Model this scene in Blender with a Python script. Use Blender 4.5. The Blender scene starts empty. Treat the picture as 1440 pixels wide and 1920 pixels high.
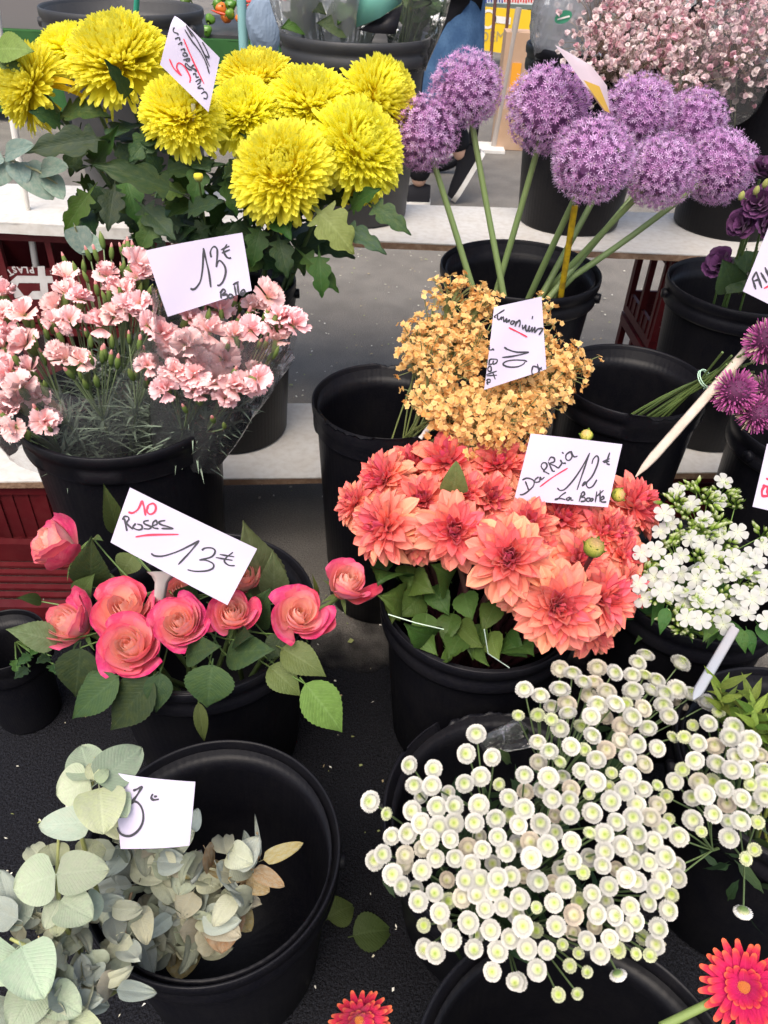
import bpy, math, random
import numpy as np
from mathutils import Matrix, Vector
S = bpy.context.scene
COL = S.collection
rng = np.random.default_rng(11)
random.seed(11)
pi = math.pi

# ---------------------------------------------------------------- camera
CAM_H, PITCH, ROLL, FPX = 1.2, math.radians(38.5), math.radians(2.7), 1442.0
fw = np.array([0, math.cos(PITCH), -math.sin(PITCH)])
_r0 = np.array([1.0, 0, 0]); _u0 = np.cross(_r0, fw)
RX = math.cos(ROLL) * _r0 + math.sin(ROLL) * _u0
UX = -math.sin(ROLL) * _r0 + math.cos(ROLL) * _u0
CAM = np.array([0, 0, CAM_H])
cd = bpy.data.cameras.new("camera"); cam = bpy.data.objects.new("camera", cd); COL.objects.link(cam)
cam.matrix_world = Matrix([[RX[i], UX[i], -fw[i], CAM[i]] for i in range(3)] + [[0, 0, 0, 1]])
cd.sensor_width = 36; cd.lens = 36 * FPX / 1920; cd.clip_start = 0.02; cd.clip_end = 400
cd.dof.use_dof = True; cd.dof.focus_distance = 0.98; cd.dof.aperture_fstop = 17
S.camera = cam

# ---------------------------------------------------------------- light
SUN_EL, SUN_AZ = math.radians(62), math.radians(200)     # soft high light over the viewer's shoulder
w = bpy.data.worlds.new("World"); S.world = w; w.use_nodes = True
nt = w.node_tree; nt.nodes.clear()
sky = nt.nodes.new("ShaderNodeTexSky"); sky.sky_type = 'NISHITA'; sky.sun_disc = False
sky.sun_elevation = SUN_EL; sky.sun_rotation = SUN_AZ
sky.air_density = 1.0; sky.dust_density = 6.0; sky.ozone_density = 1.0
bg = nt.nodes.new("ShaderNodeBackground"); bg.inputs[1].default_value = 0.15
wo = nt.nodes.new("ShaderNodeOutputWorld")
nt.links.new(sky.outputs[0], bg.inputs[0]); nt.links.new(bg.outputs[0], wo.inputs[0])
ld = bpy.data.lights.new("sun", 'SUN'); ld.energy = 1.4; ld.angle = math.radians(50); ld.color = (1, 0.95, 0.88)
sun = bpy.data.objects.new("sun", ld); COL.objects.link(sun)
sd = Vector((math.sin(SUN_AZ) * math.cos(SUN_EL), math.cos(SUN_AZ) * math.cos(SUN_EL), math.sin(SUN_EL)))
sun.rotation_euler = sd.to_track_quat('Z', 'Y').to_euler()
S.view_settings.view_transform = 'Standard'; S.view_settings.look = 'None'
S.view_settings.exposure = 0.72; S.view_settings.gamma = 1; S.view_settings.use_curve_mapping = False
S.cycles.use_denoising = True
S.cycles.max_bounces = 12; S.cycles.transparent_max_bounces = 16
S.cycles.diffuse_bounces = 9; S.cycles.glossy_bounces = 3; S.cycles.transmission_bounces = 4
S.cycles.sample_clamp_indirect = 6

# ---------------------------------------------------------------- placing
def ray(px, py): return fw + (px - 720) / FPX * RX - (py - 960) / FPX * UX
def P(px, py, z=None, Y=None, d=None):
    r = ray(px, py)
    t = (z - CAM_H) / r[2] if z is not None else (Y / r[1] if Y is not None else d)
    return CAM + t * r
def dep(p): return float((np.asarray(p) - CAM) @ fw)
def nrm(v):
    v = np.asarray(v, float); n = np.linalg.norm(v); return v / n if n > 1e-9 else np.array([0, 0, 1.0])
def tocam(p): return nrm(CAM - np.asarray(p))
UP = np.array([0, 0, 1.0])
def frame(axis, spin=0.0):
    z = nrm(axis); h = np.array([1.0, 0, 0]) if abs(z[0]) < 0.8 else np.array([0, 1.0, 0])
    x = nrm(np.cross(h, z)); y = np.cross(z, x)
    c, s = math.cos(spin), math.sin(spin)
    return np.stack([c * x + s * y, -s * x + c * y, z], 1)
def mat4(R=None, t=(0, 0, 0), s=1.0):
    R = np.eye(3) if R is None else np.asarray(R)
    sc = np.array([s, s, s]) if np.isscalar(s) else np.asarray(s)
    R = R * sc[None, :]
    return Matrix([[*map(float, R[i]), float(t[i])] for i in range(3)] + [[0, 0, 0, 1]])

# ---------------------------------------------------------------- mesh building
def gridf(nu, nv, off=0):
    i, j = np.meshgrid(np.arange(nu), np.arange(nv), indexing='ij'); a = (i * (nv + 1) + j).ravel() + off
    return np.stack([a, a + 1, a + nv + 2, a + nv + 1], 1)
class G:
    def __init__(s): s.v = []; s.f = []; s.c = []; s.t = []; s.m = []; s.n = 0
    def add(s, v, f, c=(1, 1, 1), t=None, mi=0, M=None):
        v = np.asarray(v, float)
        if M is not None: v = v @ np.array(M.to_3x3()).T + np.array(M.translation)
        f = np.asarray(f, int); n = len(v)
        c = np.asarray(c, float); c = np.tile(c, (n, 1)) if c.ndim == 1 else c
        s.v.append(v); s.f.append(f + s.n); s.c.append(c[:, :3]); s.t.append(np.zeros((n, 2)) if t is None else t)
        s.m.append(np.full(len(f), mi)); s.n += n
        return s
    def box(s, a, b, c=(1, 1, 1), mi=0, M=None):
        (x0, y0, z0), (x1, y1, z1) = a, b
        v = [(x0, y0, z0), (x1, y0, z0), (x1, y1, z0), (x0, y1, z0), (x0, y0, z1), (x1, y0, z1), (x1, y1, z1), (x0, y1, z1)]
        f = [(0, 3, 2, 1), (4, 5, 6, 7), (0, 1, 5, 4), (1, 2, 6, 5), (2, 3, 7, 6), (3, 0, 4, 7)]
        return s.add(v, f, c, None, mi, M)
    def tube(s, pts, r, n=6, c=(1, 1, 1), mi=0, cap=True):
        pts = np.asarray(pts, float); m = len(pts)
        r = np.full(m, r) if np.isscalar(r) else np.interp(np.linspace(0, 1, m), np.linspace(0, 1, len(r)), r)
        T = np.gradient(pts, axis=0); T /= np.linalg.norm(T, axis=1)[:, None] + 1e-12
        u = np.cross(T[0], UP if abs(T[0][2]) < .9 else [1, 0, 0]); u = nrm(u); V = []
        a = np.linspace(0, 2 * pi, n, endpoint=False)
        for k in range(m):
            u = nrm(u - T[k] * (u @ T[k])); w_ = np.cross(T[k], u)
            V.append(pts[k] + r[k] * (np.cos(a)[:, None] * u + np.sin(a)[:, None] * w_))
        V = np.concatenate(V); F = []
        for k in range(m - 1):
            for j in range(n): F.append((k * n + j, k * n + (j + 1) % n, (k + 1) * n + (j + 1) % n, (k + 1) * n + j))
        tt = np.stack([np.tile(a / (2 * pi), m), np.repeat(np.linspace(0, 1, m), n)], 1)
        cc = np.asarray(c, float)
        if cc.ndim == 2: cc = np.repeat(np.stack([np.interp(np.linspace(0, 1, m), np.linspace(0, 1, len(cc)), cc[:, k]) for k in range(3)], 1), n, 0)
        s.add(V, F, cc, tt, mi)
        if cap:
            for k, o in ((0, 0), (m - 1, (m - 1) * n)):
                ring = V[o:o + n]; s.add(np.vstack([ring, pts[k]]), [(j, (j + 1) % n, n) for j in range(n)], cc if cc.ndim == 1 else cc[o], None, mi)
        return s
    def lathe(s, prof, n=32, c=(1, 1, 1), mi=0, M=None, cols=None):
        a = np.linspace(0, 2 * pi, n + 1); p = np.asarray(prof, float); k = len(p)
        v = np.stack([np.outer(p[:, 0], np.cos(a)), np.outer(p[:, 0], np.sin(a)), np.repeat(p[:, 1:2], n + 1, 1)], -1).reshape(-1, 3)
        t = np.stack([np.tile(a / (2 * pi), k), np.repeat(np.linspace(0, 1, k), n + 1)], 1)
        if cols is not None: c = np.repeat(np.asarray(cols, float), n + 1, 0)
        return s.add(v, gridf(k - 1, n)[:, ::-1], c, t, mi, M)
    def mesh(s, name, mats, smooth=True):
        me = bpy.data.meshes.new(name)
        v = np.concatenate(s.v)
        me.vertices.add(len(v)); me.vertices.foreach_set('co', v.ravel().astype(np.float32))
        ls = np.concatenate([np.full(len(f), f.shape[1] if len(f) else 4) for f in s.f])
        lv = np.concatenate([f.ravel() for f in s.f])
        me.loops.add(len(lv)); me.loops.foreach_set('vertex_index', lv.astype(np.int32))
        me.polygons.add(len(ls)); st = np.concatenate([[0], np.cumsum(ls)[:-1]])
        me.polygons.foreach_set('loop_start', st.astype(np.int32)); me.polygons.foreach_set('loop_total', ls.astype(np.int32))
        me.polygons.foreach_set('material_index', np.concatenate(s.m).astype(np.int32))
        me.polygons.foreach_set('use_smooth', np.full(len(ls), smooth))
        me.update(calc_edges=True)
        a = me.attributes.new('col', 'FLOAT_COLOR', 'POINT')
        a.data.foreach_set('color', np.hstack([np.concatenate(s.c), np.ones((len(v), 1))]).ravel().astype(np.float32))
        a = me.attributes.new('tx', 'FLOAT_VECTOR', 'POINT')
        a.data.foreach_set('vector', np.hstack([np.concatenate(s.t), np.zeros((len(v), 1))]).ravel().astype(np.float32))
        for m in (mats if isinstance(mats, (list, tuple)) else [mats]): me.materials.append(m)
        return me

def obj(name, me, parent=None, M=None, **props):
    o = bpy.data.objects.new(name, me); COL.objects.link(o)
    if parent is not None: o.parent = parent
    if M is not None: o.matrix_basis = M
    for k, v in props.items():
        if v is not None: o[k] = v
    return o
class Thing:                      # an Empty at the thing's base; parts are given in world coordinates
    def __init__(s, name, label, cat, base, group=None):
        s.base = np.asarray(base, float)
        s.o = obj(name, None, None, mat4(t=s.base), label=label, category=cat, group=group)
        s.o.empty_display_size = 0.02
    def part(s, name, me, M=None, **kw):
        Tm = Matrix.Translation(Vector([float(-x) for x in s.base]))
        return obj(name, me, s.o, Tm @ (M if M is not None else Matrix.Identity(4)), **kw)
def single(name, label, cat, me, M=None, group=None, kind=None):
    return obj(name, me, None, M, label=label, category=cat, group=group, kind=kind)
def setting(name, me, M=None): return obj(name, me, None, M, kind='structure')

# ---------------------------------------------------------------- materials
def mat(name, col=(.5, .5, .5), rough=.5, spec=.5, attr=False, rnd=0., hue=0., noise=None, bump=None, trans=0., sheen=0., metal=0., vein=0., coat=0., sat=0., nbump=0., ribs=0.):
    m = bpy.data.materials.new(name); m.use_nodes = True; t = m.node_tree; t.nodes.clear(); N = t.nodes.new; L = t.links.new
    out = N('ShaderNodeOutputMaterial'); b = N('ShaderNodeBsdfPrincipled')
    b.inputs['Roughness'].default_value = rough; b.inputs['Specular IOR Level'].default_value = spec
    b.inputs['Metallic'].default_value = metal; b.inputs['Coat Weight'].default_value = coat
    if sheen: b.inputs['Sheen Weight'].default_value = sheen
    if attr:
        a = N('ShaderNodeAttribute'); a.attribute_name = 'col'; c = a.outputs['Color']
    else:
        a = N('ShaderNodeRGB'); a.outputs[0].default_value = (*col, 1); c = a.outputs[0]
    hgt = None
    if noise or bump: tc = N('ShaderNodeTexCoord')
    if noise:
        for sc, amt, c2 in ([noise] if not isinstance(noise, list) else noise):
            n = N('ShaderNodeTexNoise'); n.inputs['Scale'].default_value = sc; n.inputs['Detail'].default_value = 5; L(tc.outputs['Object'], n.inputs['Vector'])
            rp = N('ShaderNodeMapRange'); rp.inputs[1].default_value = .42; rp.inputs[2].default_value = .68; rp.inputs[4].default_value = amt
            L(n.outputs[0], rp.inputs[0]); mx = N('ShaderNodeMix'); mx.data_type = 'RGBA'
            L(rp.outputs[0], mx.inputs[0]); L(c, mx.inputs[6]); mx.inputs[7].default_value = (*c2, 1); c = mx.outputs[2]
    if vein:
        ta = N('ShaderNodeAttribute'); ta.attribute_name = 'tx'; sp = N('ShaderNodeSeparateXYZ'); L(ta.outputs['Vector'], sp.inputs[0])
        def mth(op, x, y=None):
            k = N('ShaderNodeMath'); k.operation = op
            for i, q in enumerate((x, y)):
                if q is None: continue
                if isinstance(q, (int, float)): k.inputs[i].default_value = q
                else: L(q, k.inputs[i])
            return k.outputs[0]
        au = mth('ABSOLUTE', sp.outputs[0]); ph = mth('SUBTRACT', mth('MULTIPLY', sp.outputs[1], 46), mth('MULTIPLY', au, 13))
        sv = mth('POWER', mth('ABSOLUTE', mth('SINE', ph)), 14.0)
        mid = mth('POWER', mth('MAXIMUM', mth('SUBTRACT', 1.0, mth('MULTIPLY', au, 9)), 0.0), 1.0)
        vv = mth('MINIMUM', mth('ADD', mth('MULTIPLY', sv, .45), mid), 1.0); hgt = vv
        hs0 = N('ShaderNodeHueSaturation'); hs0.inputs['Saturation'].default_value = .8; hs0.inputs['Value'].default_value = 1.9; L(c, hs0.inputs['Color'])
        mx = N('ShaderNodeMix'); mx.data_type = 'RGBA'; L(mth('MULTIPLY', vv, vein), mx.inputs[0]); L(c, mx.inputs[6]); L(hs0.outputs[0], mx.inputs[7]); c = mx.outputs[2]
    if rnd or hue or sat:
        oi = N('ShaderNodeObjectInfo'); hs = N('ShaderNodeHueSaturation')
        def rr(lo, hi, src):
            r_ = N('ShaderNodeMapRange'); r_.inputs[3].default_value = lo; r_.inputs[4].default_value = hi; L(src, r_.inputs[0]); return r_.outputs[0]
        wn = N('ShaderNodeTexWhiteNoise'); wn.noise_dimensions = '1D'; L(oi.outputs['Random'], wn.inputs['W'])
        L(rr(1 - rnd, 1 + rnd, oi.outputs['Random']), hs.inputs['Value'])
        L(rr(.5 - hue, .5 + hue, wn.outputs['Value']), hs.inputs['Hue'])
        L(c, hs.inputs['Color']); c = hs.outputs[0]
    L(c, b.inputs['Base Color'])
    if bump or vein:
        bp = N('ShaderNodeBump')
        if bump:
            sc, st = bump; n = N('ShaderNodeTexNoise'); n.inputs['Scale'].default_value = sc; n.inputs['Detail'].default_value = 4
            L(tc.outputs['Object'], n.inputs['Vector']); L(n.outputs[0], bp.inputs['Height']); bp.inputs['Strength'].default_value = st; bp.inputs['Distance'].default_value = .004
        else:
            if nbump:
                tc2 = N('ShaderNodeTexCoord'); n2 = N('ShaderNodeTexNoise'); n2.inputs['Scale'].default_value = nbump; n2.inputs['Detail'].default_value = 3; L(tc2.outputs['Object'], n2.inputs['Vector']); hgt = mth('SUBTRACT', mth('MULTIPLY', hgt, .5), mth('MULTIPLY', n2.outputs[0], 1.6))
            L(hgt, bp.inputs['Height']); bp.inputs['Strength'].default_value = .4; bp.inputs['Distance'].default_value = .0022; bp.invert = True
        if ribs:
            ta = N('ShaderNodeAttribute'); ta.attribute_name = 'tx'; sp = N('ShaderNodeSeparateXYZ'); L(ta.outputs['Vector'], sp.inputs[0]); mu = N('ShaderNodeMath'); mu.operation = 'MULTIPLY'; L(sp.outputs[0], mu.inputs[0]); mu.inputs[1].default_value = 2 * math.pi * ribs
            sn = N('ShaderNodeMath'); sn.operation = 'SINE'; L(mu.outputs[0], sn.inputs[0]); b2 = N('ShaderNodeBump'); b2.inputs['Strength'].default_value = .09; b2.inputs['Distance'].default_value = .0006; L(sn.outputs[0], b2.inputs['Height']); L(bp.outputs[0], b2.inputs['Normal']); L(b2.outputs[0], b.inputs['Normal'])
        else: L(bp.outputs[0], b.inputs['Normal'])
    sh = b.outputs[0]
    if trans:
        tr = N('ShaderNodeBsdfTranslucent'); L(c, tr.inputs[0]); ms = N('ShaderNodeMixShader'); ms.inputs[0].default_value = trans
        L(sh, ms.inputs[1]); L(tr.outputs[0], ms.inputs[2]); sh = ms.outputs[0]
    L(sh, out.inputs[0]); return m
def film(name, tint=(1, 1, 1), amt=.25, haze=.06):
    m = bpy.data.materials.new(name); m.use_nodes = True; t = m.node_tree; t.nodes.clear(); N = t.nodes.new; L = t.links.new
    out = N('ShaderNodeOutputMaterial'); tr = N('ShaderNodeBsdfTransparent'); tr.inputs[0].default_value = (*tint, 1)
    gl = N('ShaderNodeBsdfGlossy'); gl.inputs['Roughness'].default_value = .12; df = N('ShaderNodeBsdfTranslucent'); df.inputs[0].default_value = (.8, .82, .85, 1)
    d2 = N('ShaderNodeBsdfDiffuse'); d2.inputs[0].default_value = (.8, .82, .85, 1); ad = N('ShaderNodeMixShader'); L(df.outputs[0], ad.inputs[1]); L(d2.outputs[0], ad.inputs[2])
    lw = N('ShaderNodeLayerWeight'); lw.inputs[0].default_value = amt
    tc = N('ShaderNodeTexCoord'); n = N('ShaderNodeTexNoise'); n.inputs['Scale'].default_value = 22; n.inputs['Detail'].default_value = 3; n.inputs['Distortion'].default_value = 1.2
    L(tc.outputs['Object'], n.inputs[0]); bp = N('ShaderNodeBump'); bp.inputs['Strength'].default_value = .6; bp.inputs['Distance'].default_value = .01; L(n.outputs[0], bp.inputs['Height'])
    for k in (gl, lw): L(bp.outputs[0], k.inputs['Normal'])
    m1 = N('ShaderNodeMixShader'); m1.inputs[0].default_value = haze; L(tr.outputs[0], m1.inputs[1]); L(ad.outputs[0], m1.inputs[2])
    m2 = N('ShaderNodeMixShader'); L(lw.outputs['Fresnel'], m2.inputs[0]); L(m1.outputs[0], m2.inputs[1]); L(gl.outputs[0], m2.inputs[2]); L(m2.outputs[0], out.inputs[0])
    return m

MB = mat('black_plastic', (.0030, .0032, .006), .38, .15, noise=[(7, .5, (.006, .006, .009)), (60, .15, (.014, .013, .013)), (420, .12, (.05, .048, .045)), (3.2, .45, (.008, .008, .009)), (18, .2, (.016, .015, .015))], bump=(90, .06), rnd=.3, ribs=84)
MBG = mat('dusty_grey_plastic', (.03, .031, .034), .5, .4, noise=[(9, .6, (.05, .05, .05))], bump=(90, .08))
MPAINT = mat('white_paint', (.60, .59, .565), .5, .4, noise=[(2.5, .6, (.46, .44, .40)), (14, .45, (.52, .48, .42)), (60, .4, (.40, .36, .31))], bump=(40, .25))
MCHIP = mat('chipboard', (.24, .15, .095), .85, .2, noise=[(70, .8, (.36, .25, .17)), (9, .5, (.13, .08, .055))], bump=(160, .6))
MRED = mat('red_crate_plastic', (.085, .006, .009), .5, .25, noise=[(9, .5, (.045, .004, .006)), (40, .2, (.11, .03, .028))], bump=(60, .1))
MWHITEPRINT = mat('white_print', (.55, .54, .53), .6, noise=(30, .5, (.33, .25, .25)))
MREDPRINT = mat('red_print', (.085, .006, .009), .5)
MPAPER = mat('tag_paper', (.56, .52, .65), .75, .2, noise=(8, .4, (.52, .45, .57)), trans=.12)
MINK = mat('black_ink', (.02, .02, .028), .6)
MINKR = mat('red_ink', (.62, .02, .06), .6)
MFILM = film('clear_film', (.96, .97, .97), .44, .08)
MFILM2 = film('cloudy_film', (.93, .95, .95), .35, .3)
MSTEM = mat('green_stem', attr=True, rough=.5, rnd=.2, trans=.0)
MLEAF = mat('leaf', attr=True, rough=.5, spec=.22, rnd=.38, hue=.025, vein=.22, trans=.2, nbump=9, noise=(11, .35, (.07, .10, .022)))
MEUC = mat('eucalyptus_leaf', attr=True, rough=.6, spec=.3, rnd=.3, hue=.03, vein=.07, trans=.18, nbump=5, noise=[(7, .4, (.35, .36, .28)), (22, .3, (.26, .28, .22))])
MPETAL = mat('petal', attr=True, rough=.55, spec=.25, rnd=.1, hue=.006, trans=.14, sheen=.15)
MYEL = mat('yellow_petal', attr=True, rough=.6, spec=.15, rnd=.06, hue=.004, trans=.5)
MPETALV = mat('veined_petal', attr=True, rough=.55, spec=.25, rnd=.15, hue=.014, trans=.17, vein=.10, nbump=4, sheen=.1)
MROSE = mat('rose_petal', attr=True, rough=.5, spec=.3, rnd=.10, hue=.010, trans=.14, vein=.06, nbump=3.5, noise=(3.5, .3, (.88, .30, .33)), sheen=.1)
MFLORET = mat('floret', attr=True, rough=.6, spec=.2, trans=.35)
MWHITEPL = mat('white_plastic', (.72, .70, .66), .35, .5, noise=(20, .3, (.5, .45, .38)))
# ---------------------------------------------------------------- ground
g = G(); n = 60
xs = np.linspace(-60, 60, n + 1); ys = np.linspace(-40, 110, n + 1)
v = np.stack([np.repeat(xs, n + 1), np.tile(ys, n + 1), np.zeros((n + 1) ** 2)], 1)
g.add(v, gridf(n, n)[:, ::-1])
MASPH = mat('asphalt', (.165, .150, .130), .7, .3, noise=[(260, .8, (.27, .25, .22)), (420, .5, (.05, .046, .042)), (2.2, .6, (.23, .215, .19)), (9, .4, (.10, .092, .082))], bump=(240, 1.0))
setting('street_ground', g.mesh('street_ground', MASPH))
# near-black apron of asphalt under the front buckets, shade painted into its colour
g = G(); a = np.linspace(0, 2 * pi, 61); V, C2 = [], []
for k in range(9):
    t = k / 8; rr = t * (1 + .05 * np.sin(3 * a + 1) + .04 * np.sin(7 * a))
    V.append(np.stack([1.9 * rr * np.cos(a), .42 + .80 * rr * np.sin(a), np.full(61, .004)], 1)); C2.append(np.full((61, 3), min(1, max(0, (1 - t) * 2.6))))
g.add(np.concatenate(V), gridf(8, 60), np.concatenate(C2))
MSHADE = mat('painted_shade_asphalt', (.004, .0037, .0042), .8, .06, noise=[(240, .6, (.017, .018, .024)), (3, .5, (.003, .0025, .0025)), (500, .3, (.06, .065, .08))], bump=(220, 1.0))
_t = MSHADE.node_tree; _o = [q for q in _t.nodes if q.type == 'OUTPUT_MATERIAL'][0]; _src = _o.inputs[0].links[0].from_socket
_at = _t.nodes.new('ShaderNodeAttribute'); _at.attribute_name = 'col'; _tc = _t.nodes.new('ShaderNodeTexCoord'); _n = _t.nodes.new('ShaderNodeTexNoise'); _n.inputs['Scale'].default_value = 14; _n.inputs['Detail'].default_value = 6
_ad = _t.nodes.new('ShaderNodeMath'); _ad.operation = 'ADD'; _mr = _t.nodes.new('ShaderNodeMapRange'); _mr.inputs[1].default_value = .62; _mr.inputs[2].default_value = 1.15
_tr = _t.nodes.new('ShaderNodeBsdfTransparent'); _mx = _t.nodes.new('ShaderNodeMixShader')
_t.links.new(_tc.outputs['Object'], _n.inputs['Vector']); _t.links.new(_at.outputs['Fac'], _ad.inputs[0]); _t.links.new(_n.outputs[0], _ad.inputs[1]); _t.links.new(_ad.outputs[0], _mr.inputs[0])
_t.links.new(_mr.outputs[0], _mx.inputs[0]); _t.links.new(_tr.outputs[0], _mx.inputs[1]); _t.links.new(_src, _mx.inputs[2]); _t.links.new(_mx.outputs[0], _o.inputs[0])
setting('painted_shade_patch', g.mesh('painted_shade_patch', MSHADE))
# litter: snippets and fallen florets, nobody could count them
g = G()
for k in range(1100):
    if k < 520: x, y, s = rng.uniform(-.55, 1.0), rng.uniform(1.5, 3.4), rng.uniform(.002, .0065)
    else: x, y, s = rng.uniform(-.9, .75), rng.uniform(.15, 1.25), rng.uniform(.0012, .0035) * (1 if rng.random() < .9 else 2.2)
    th = rng.uniform(0, pi); e = rng.uniform(.3, 1)
    q = np.array([[-1, -e * .5], [0, -e], [1, 0], [.2, e]]) * s
    R = np.array([[math.cos(th), -math.sin(th)], [math.sin(th), math.cos(th)]]); q = q @ R.T + [x, y]
    zz = .0055 + rng.uniform(0, .002, 4)
    col = random.choice([(.62, .6, .5), (.5, .47, .36), (.7, .68, .6), (.35, .28, .15), (.3, .33, .12)])
    g.add(np.column_stack([q, zz]), [(0, 1, 2, 3)], col)
obj('litter', g.mesh('litter', mat('litter', attr=True, rough=.8)), None, None, kind='stuff')

# ---------------------------------------------------------------- display planks
def plank(name, label, c, zt, th, edgecol):
    # c: four corners (front-left, front-right, back-right, back-left)
    c = [np.array([*p[:2], zt]) for p in c]; base = c[0] - [0, 0, th]
    T = Thing(name, label, 'plank', base, None)
    def slab(z0, z1, grow):
        g = G(); cen = sum(c) / 4
        nx = 24
        def lerp(u, vv): return (c[0] * (1 - u) + c[1] * u) * (1 - vv) + (c[3] * (1 - u) + c[2] * u) * vv
        us = np.linspace(0, 1, nx + 1)
        V = []
        for (vv, z) in ((0, z0), (0, z1), (1, z1), (1, z0), (0, z0)):
            for u in us:
                p = lerp(u, vv).copy(); d = nrm(p - cen); p[:2] += d[:2] * grow
                if grow == 0 and vv == 0: p[1] += .0018 * math.sin(u * 57) * math.sin(u * 23 + 1)
                p[2] = z; V.append(p)
        g.add(V, gridf(4, nx)[:, ::-1])
        for k in (0, nx):
            g.add([V[k], V[nx + 1 + k], V[2 * (nx + 1) + k], V[3 * (nx + 1) + k]], [(0, 1, 2, 3)])
        return g
    T.part('painted_top', slab(zt - .003, zt, 0.0008).mesh('painted_top', MPAINT, False))
    T.part('board_core', slab(zt - th, zt - .003, 0).mesh('board_core', edgecol, False))
    return T
def PX(px, py, z): return P(px, py, z=z)[:2]
c0, c1 = PX(-160, 408, .55), PX(590, 446, .55)
plank('display_plank', 'white edged plank on the lettered red crate, at the left', [c0, c1, c1 + [0.01, .36], c0 + [0, .30]], .55, .028, MPAINT)
c0, c1 = PX(596, 447, .55), PX(1640, 492, .55)
plank('display_plank', 'brown edged white plank behind the purple allium bucket', [c0, c1, c1 + [.05, .34], c0 + [0, .29]], .55, .018, MCHIP)
c0, c1 = PX(-160, 905, .2), PX(1560, 882, .2)
plank('display_plank', 'low brown edged white plank behind the carnation bucket', [c0, c1, c1 + [-.03, .31], c0 + [-.03, .32]], .2, .018, MCHIP)

# ---------------------------------------------------------------- red crates
def crate(label, org, rz, W, D, Hh, solid, posts, ribs=True, dim=1.0):
    org = np.asarray(org, float); T = Thing('plastic_crate', label, 'crate', org, 'red plastic crates')
    B = Matrix.Translation(Vector(org.tolist())) @ Matrix.Rotation(rz, 4, 'Z')
    t = .014
    def side(L, M):
        g = G()
        g.box((0, -.006, Hh - .026), (L, t, Hh)); g.box((0, 0, 0), (L, t, .024))
        g.box((0, .002, .024), (L, t - .003, solid * Hh))
        k = max(2, int(round(L / posts)))
        for i in range(k + 1):
            x = min(max(i * L / k, .008), L - .008)
            g.box((x - .0075, -.003, .0245), (x + .0075, t - .001, Hh - .0265))
        if ribs:
            for i in range(k):
                for q in (.33, .66):
                    x = (i + q) * L / k; g.box((x - .003, -.0015, .0246), (x + .003, .0019, solid * Hh - .001))
        T.part('side_panel', g.mesh('side_panel', MRED, False), M)
    side(W, B); side(W, B @ Matrix.Translation((W, D, 0)) @ Matrix.Rotation(pi, 4, 'Z'))
    side(D - .03, B @ Matrix.Translation((0, D - .015, 0)) @ Matrix.Rotation(-pi / 2, 4, 'Z'))
    side(D - .03, B @ Matrix.Translation((W, .015, 0)) @ Matrix.Rotation(pi / 2, 4, 'Z'))
    g = G(); 
    for i in range(7): g.box((.016, .02 + i * (D - .06) / 6, .003), (W - .016, .034 + i * (D - .06) / 6, .009))
    T.part('floor_grid', g.mesh('floor_grid', MRED, False), B)
    return T
YF = 1.925
xa = P(3, 470, Y=YF)[0]
CR = crate('upper red crate with white reversed lettering under the white edged plank', (xa - .14, YF, .268), 0, .66, .26, .25, .60, .1335, ribs=False)
crate('lower red crate in the stack below the lettered crate, under the white edged plank', (xa - .14, YF, .002), 0, .66, .26, .26, .60, .1335)
xr = P(1222, 560, Y=2.0)[0]
crate('red crate behind the tall bucket of dark lisianthus, upper of two', (xr, 1.93, .27), .04, .5, .26, .255, .25, .12)
crate('red crate behind the tall bucket of dark lisianthus, lower of two', (xr, 1.93, .004), .04, .5, .26, .26, .25, .12)
crate('dark red ribbed crate under the low plank behind the left rose', (-1.06, 1.30, .002), .08, .62, .26, .178, .99, .11)
crate('dark red crate under the low plank behind the white phlox', (.60, 1.475, .002), .09, .5, .24, .178, .5, .11)
crate('shallow red tray on the ground below the left rose', (-1.12, 1.06, .006), .05, .52, .20, .05, .9, .2)
# printed emblem and lettering of the upper crate, seen upside down
yp = YF + .0012
def onface(px, py, y=yp): return P(px, py, Y=y)
def zc(x, y): return 0 + x / 8.725, 420 + y / 8.727
def poly(g, pts, y):
    V = [onface(*zc(*p), y=y) for p in pts]; c = sum(V) / len(V); g.add(V + [c], [(i, (i + 1) % len(V), len(V)) for i in range(len(V))])
g = G()
def quad(pts, y=yp): g.add([onface(*zc(*p), y=y) for p in pts], [(0, 1, 2, 3)])
quad([(612, 690), (728, 690), (745, 850), (625, 850)]); quad([(640, 850), (960, 850), (985, 965), (650, 965)])
quad([(280, 845), (640, 850), (650, 965), (310, 965)]); quad([(650, 965), (775, 965), (800, 1230), (675, 1230)])
quad([(280, 845), (310, 965), (280, 1030), (150, 960)]); quad([(150, 960), (280, 1030), (390, 1170), (250, 1215)])
quad([(150, 960), (250, 1215), (120, 1130), (-60, 900)]); quad([(390, 1170), (460, 1178), (675, 1232), (250, 1230)]); quad([(460, 1178), (530, 1100), (670, 1095), (675, 1232)])
quad([(-400, 905), (-60, 905), (0, 1010), (-400, 1010)])
CR.part('emblem', g.mesh('emblem', MWHITEPRINT, False))
g = G()
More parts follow.
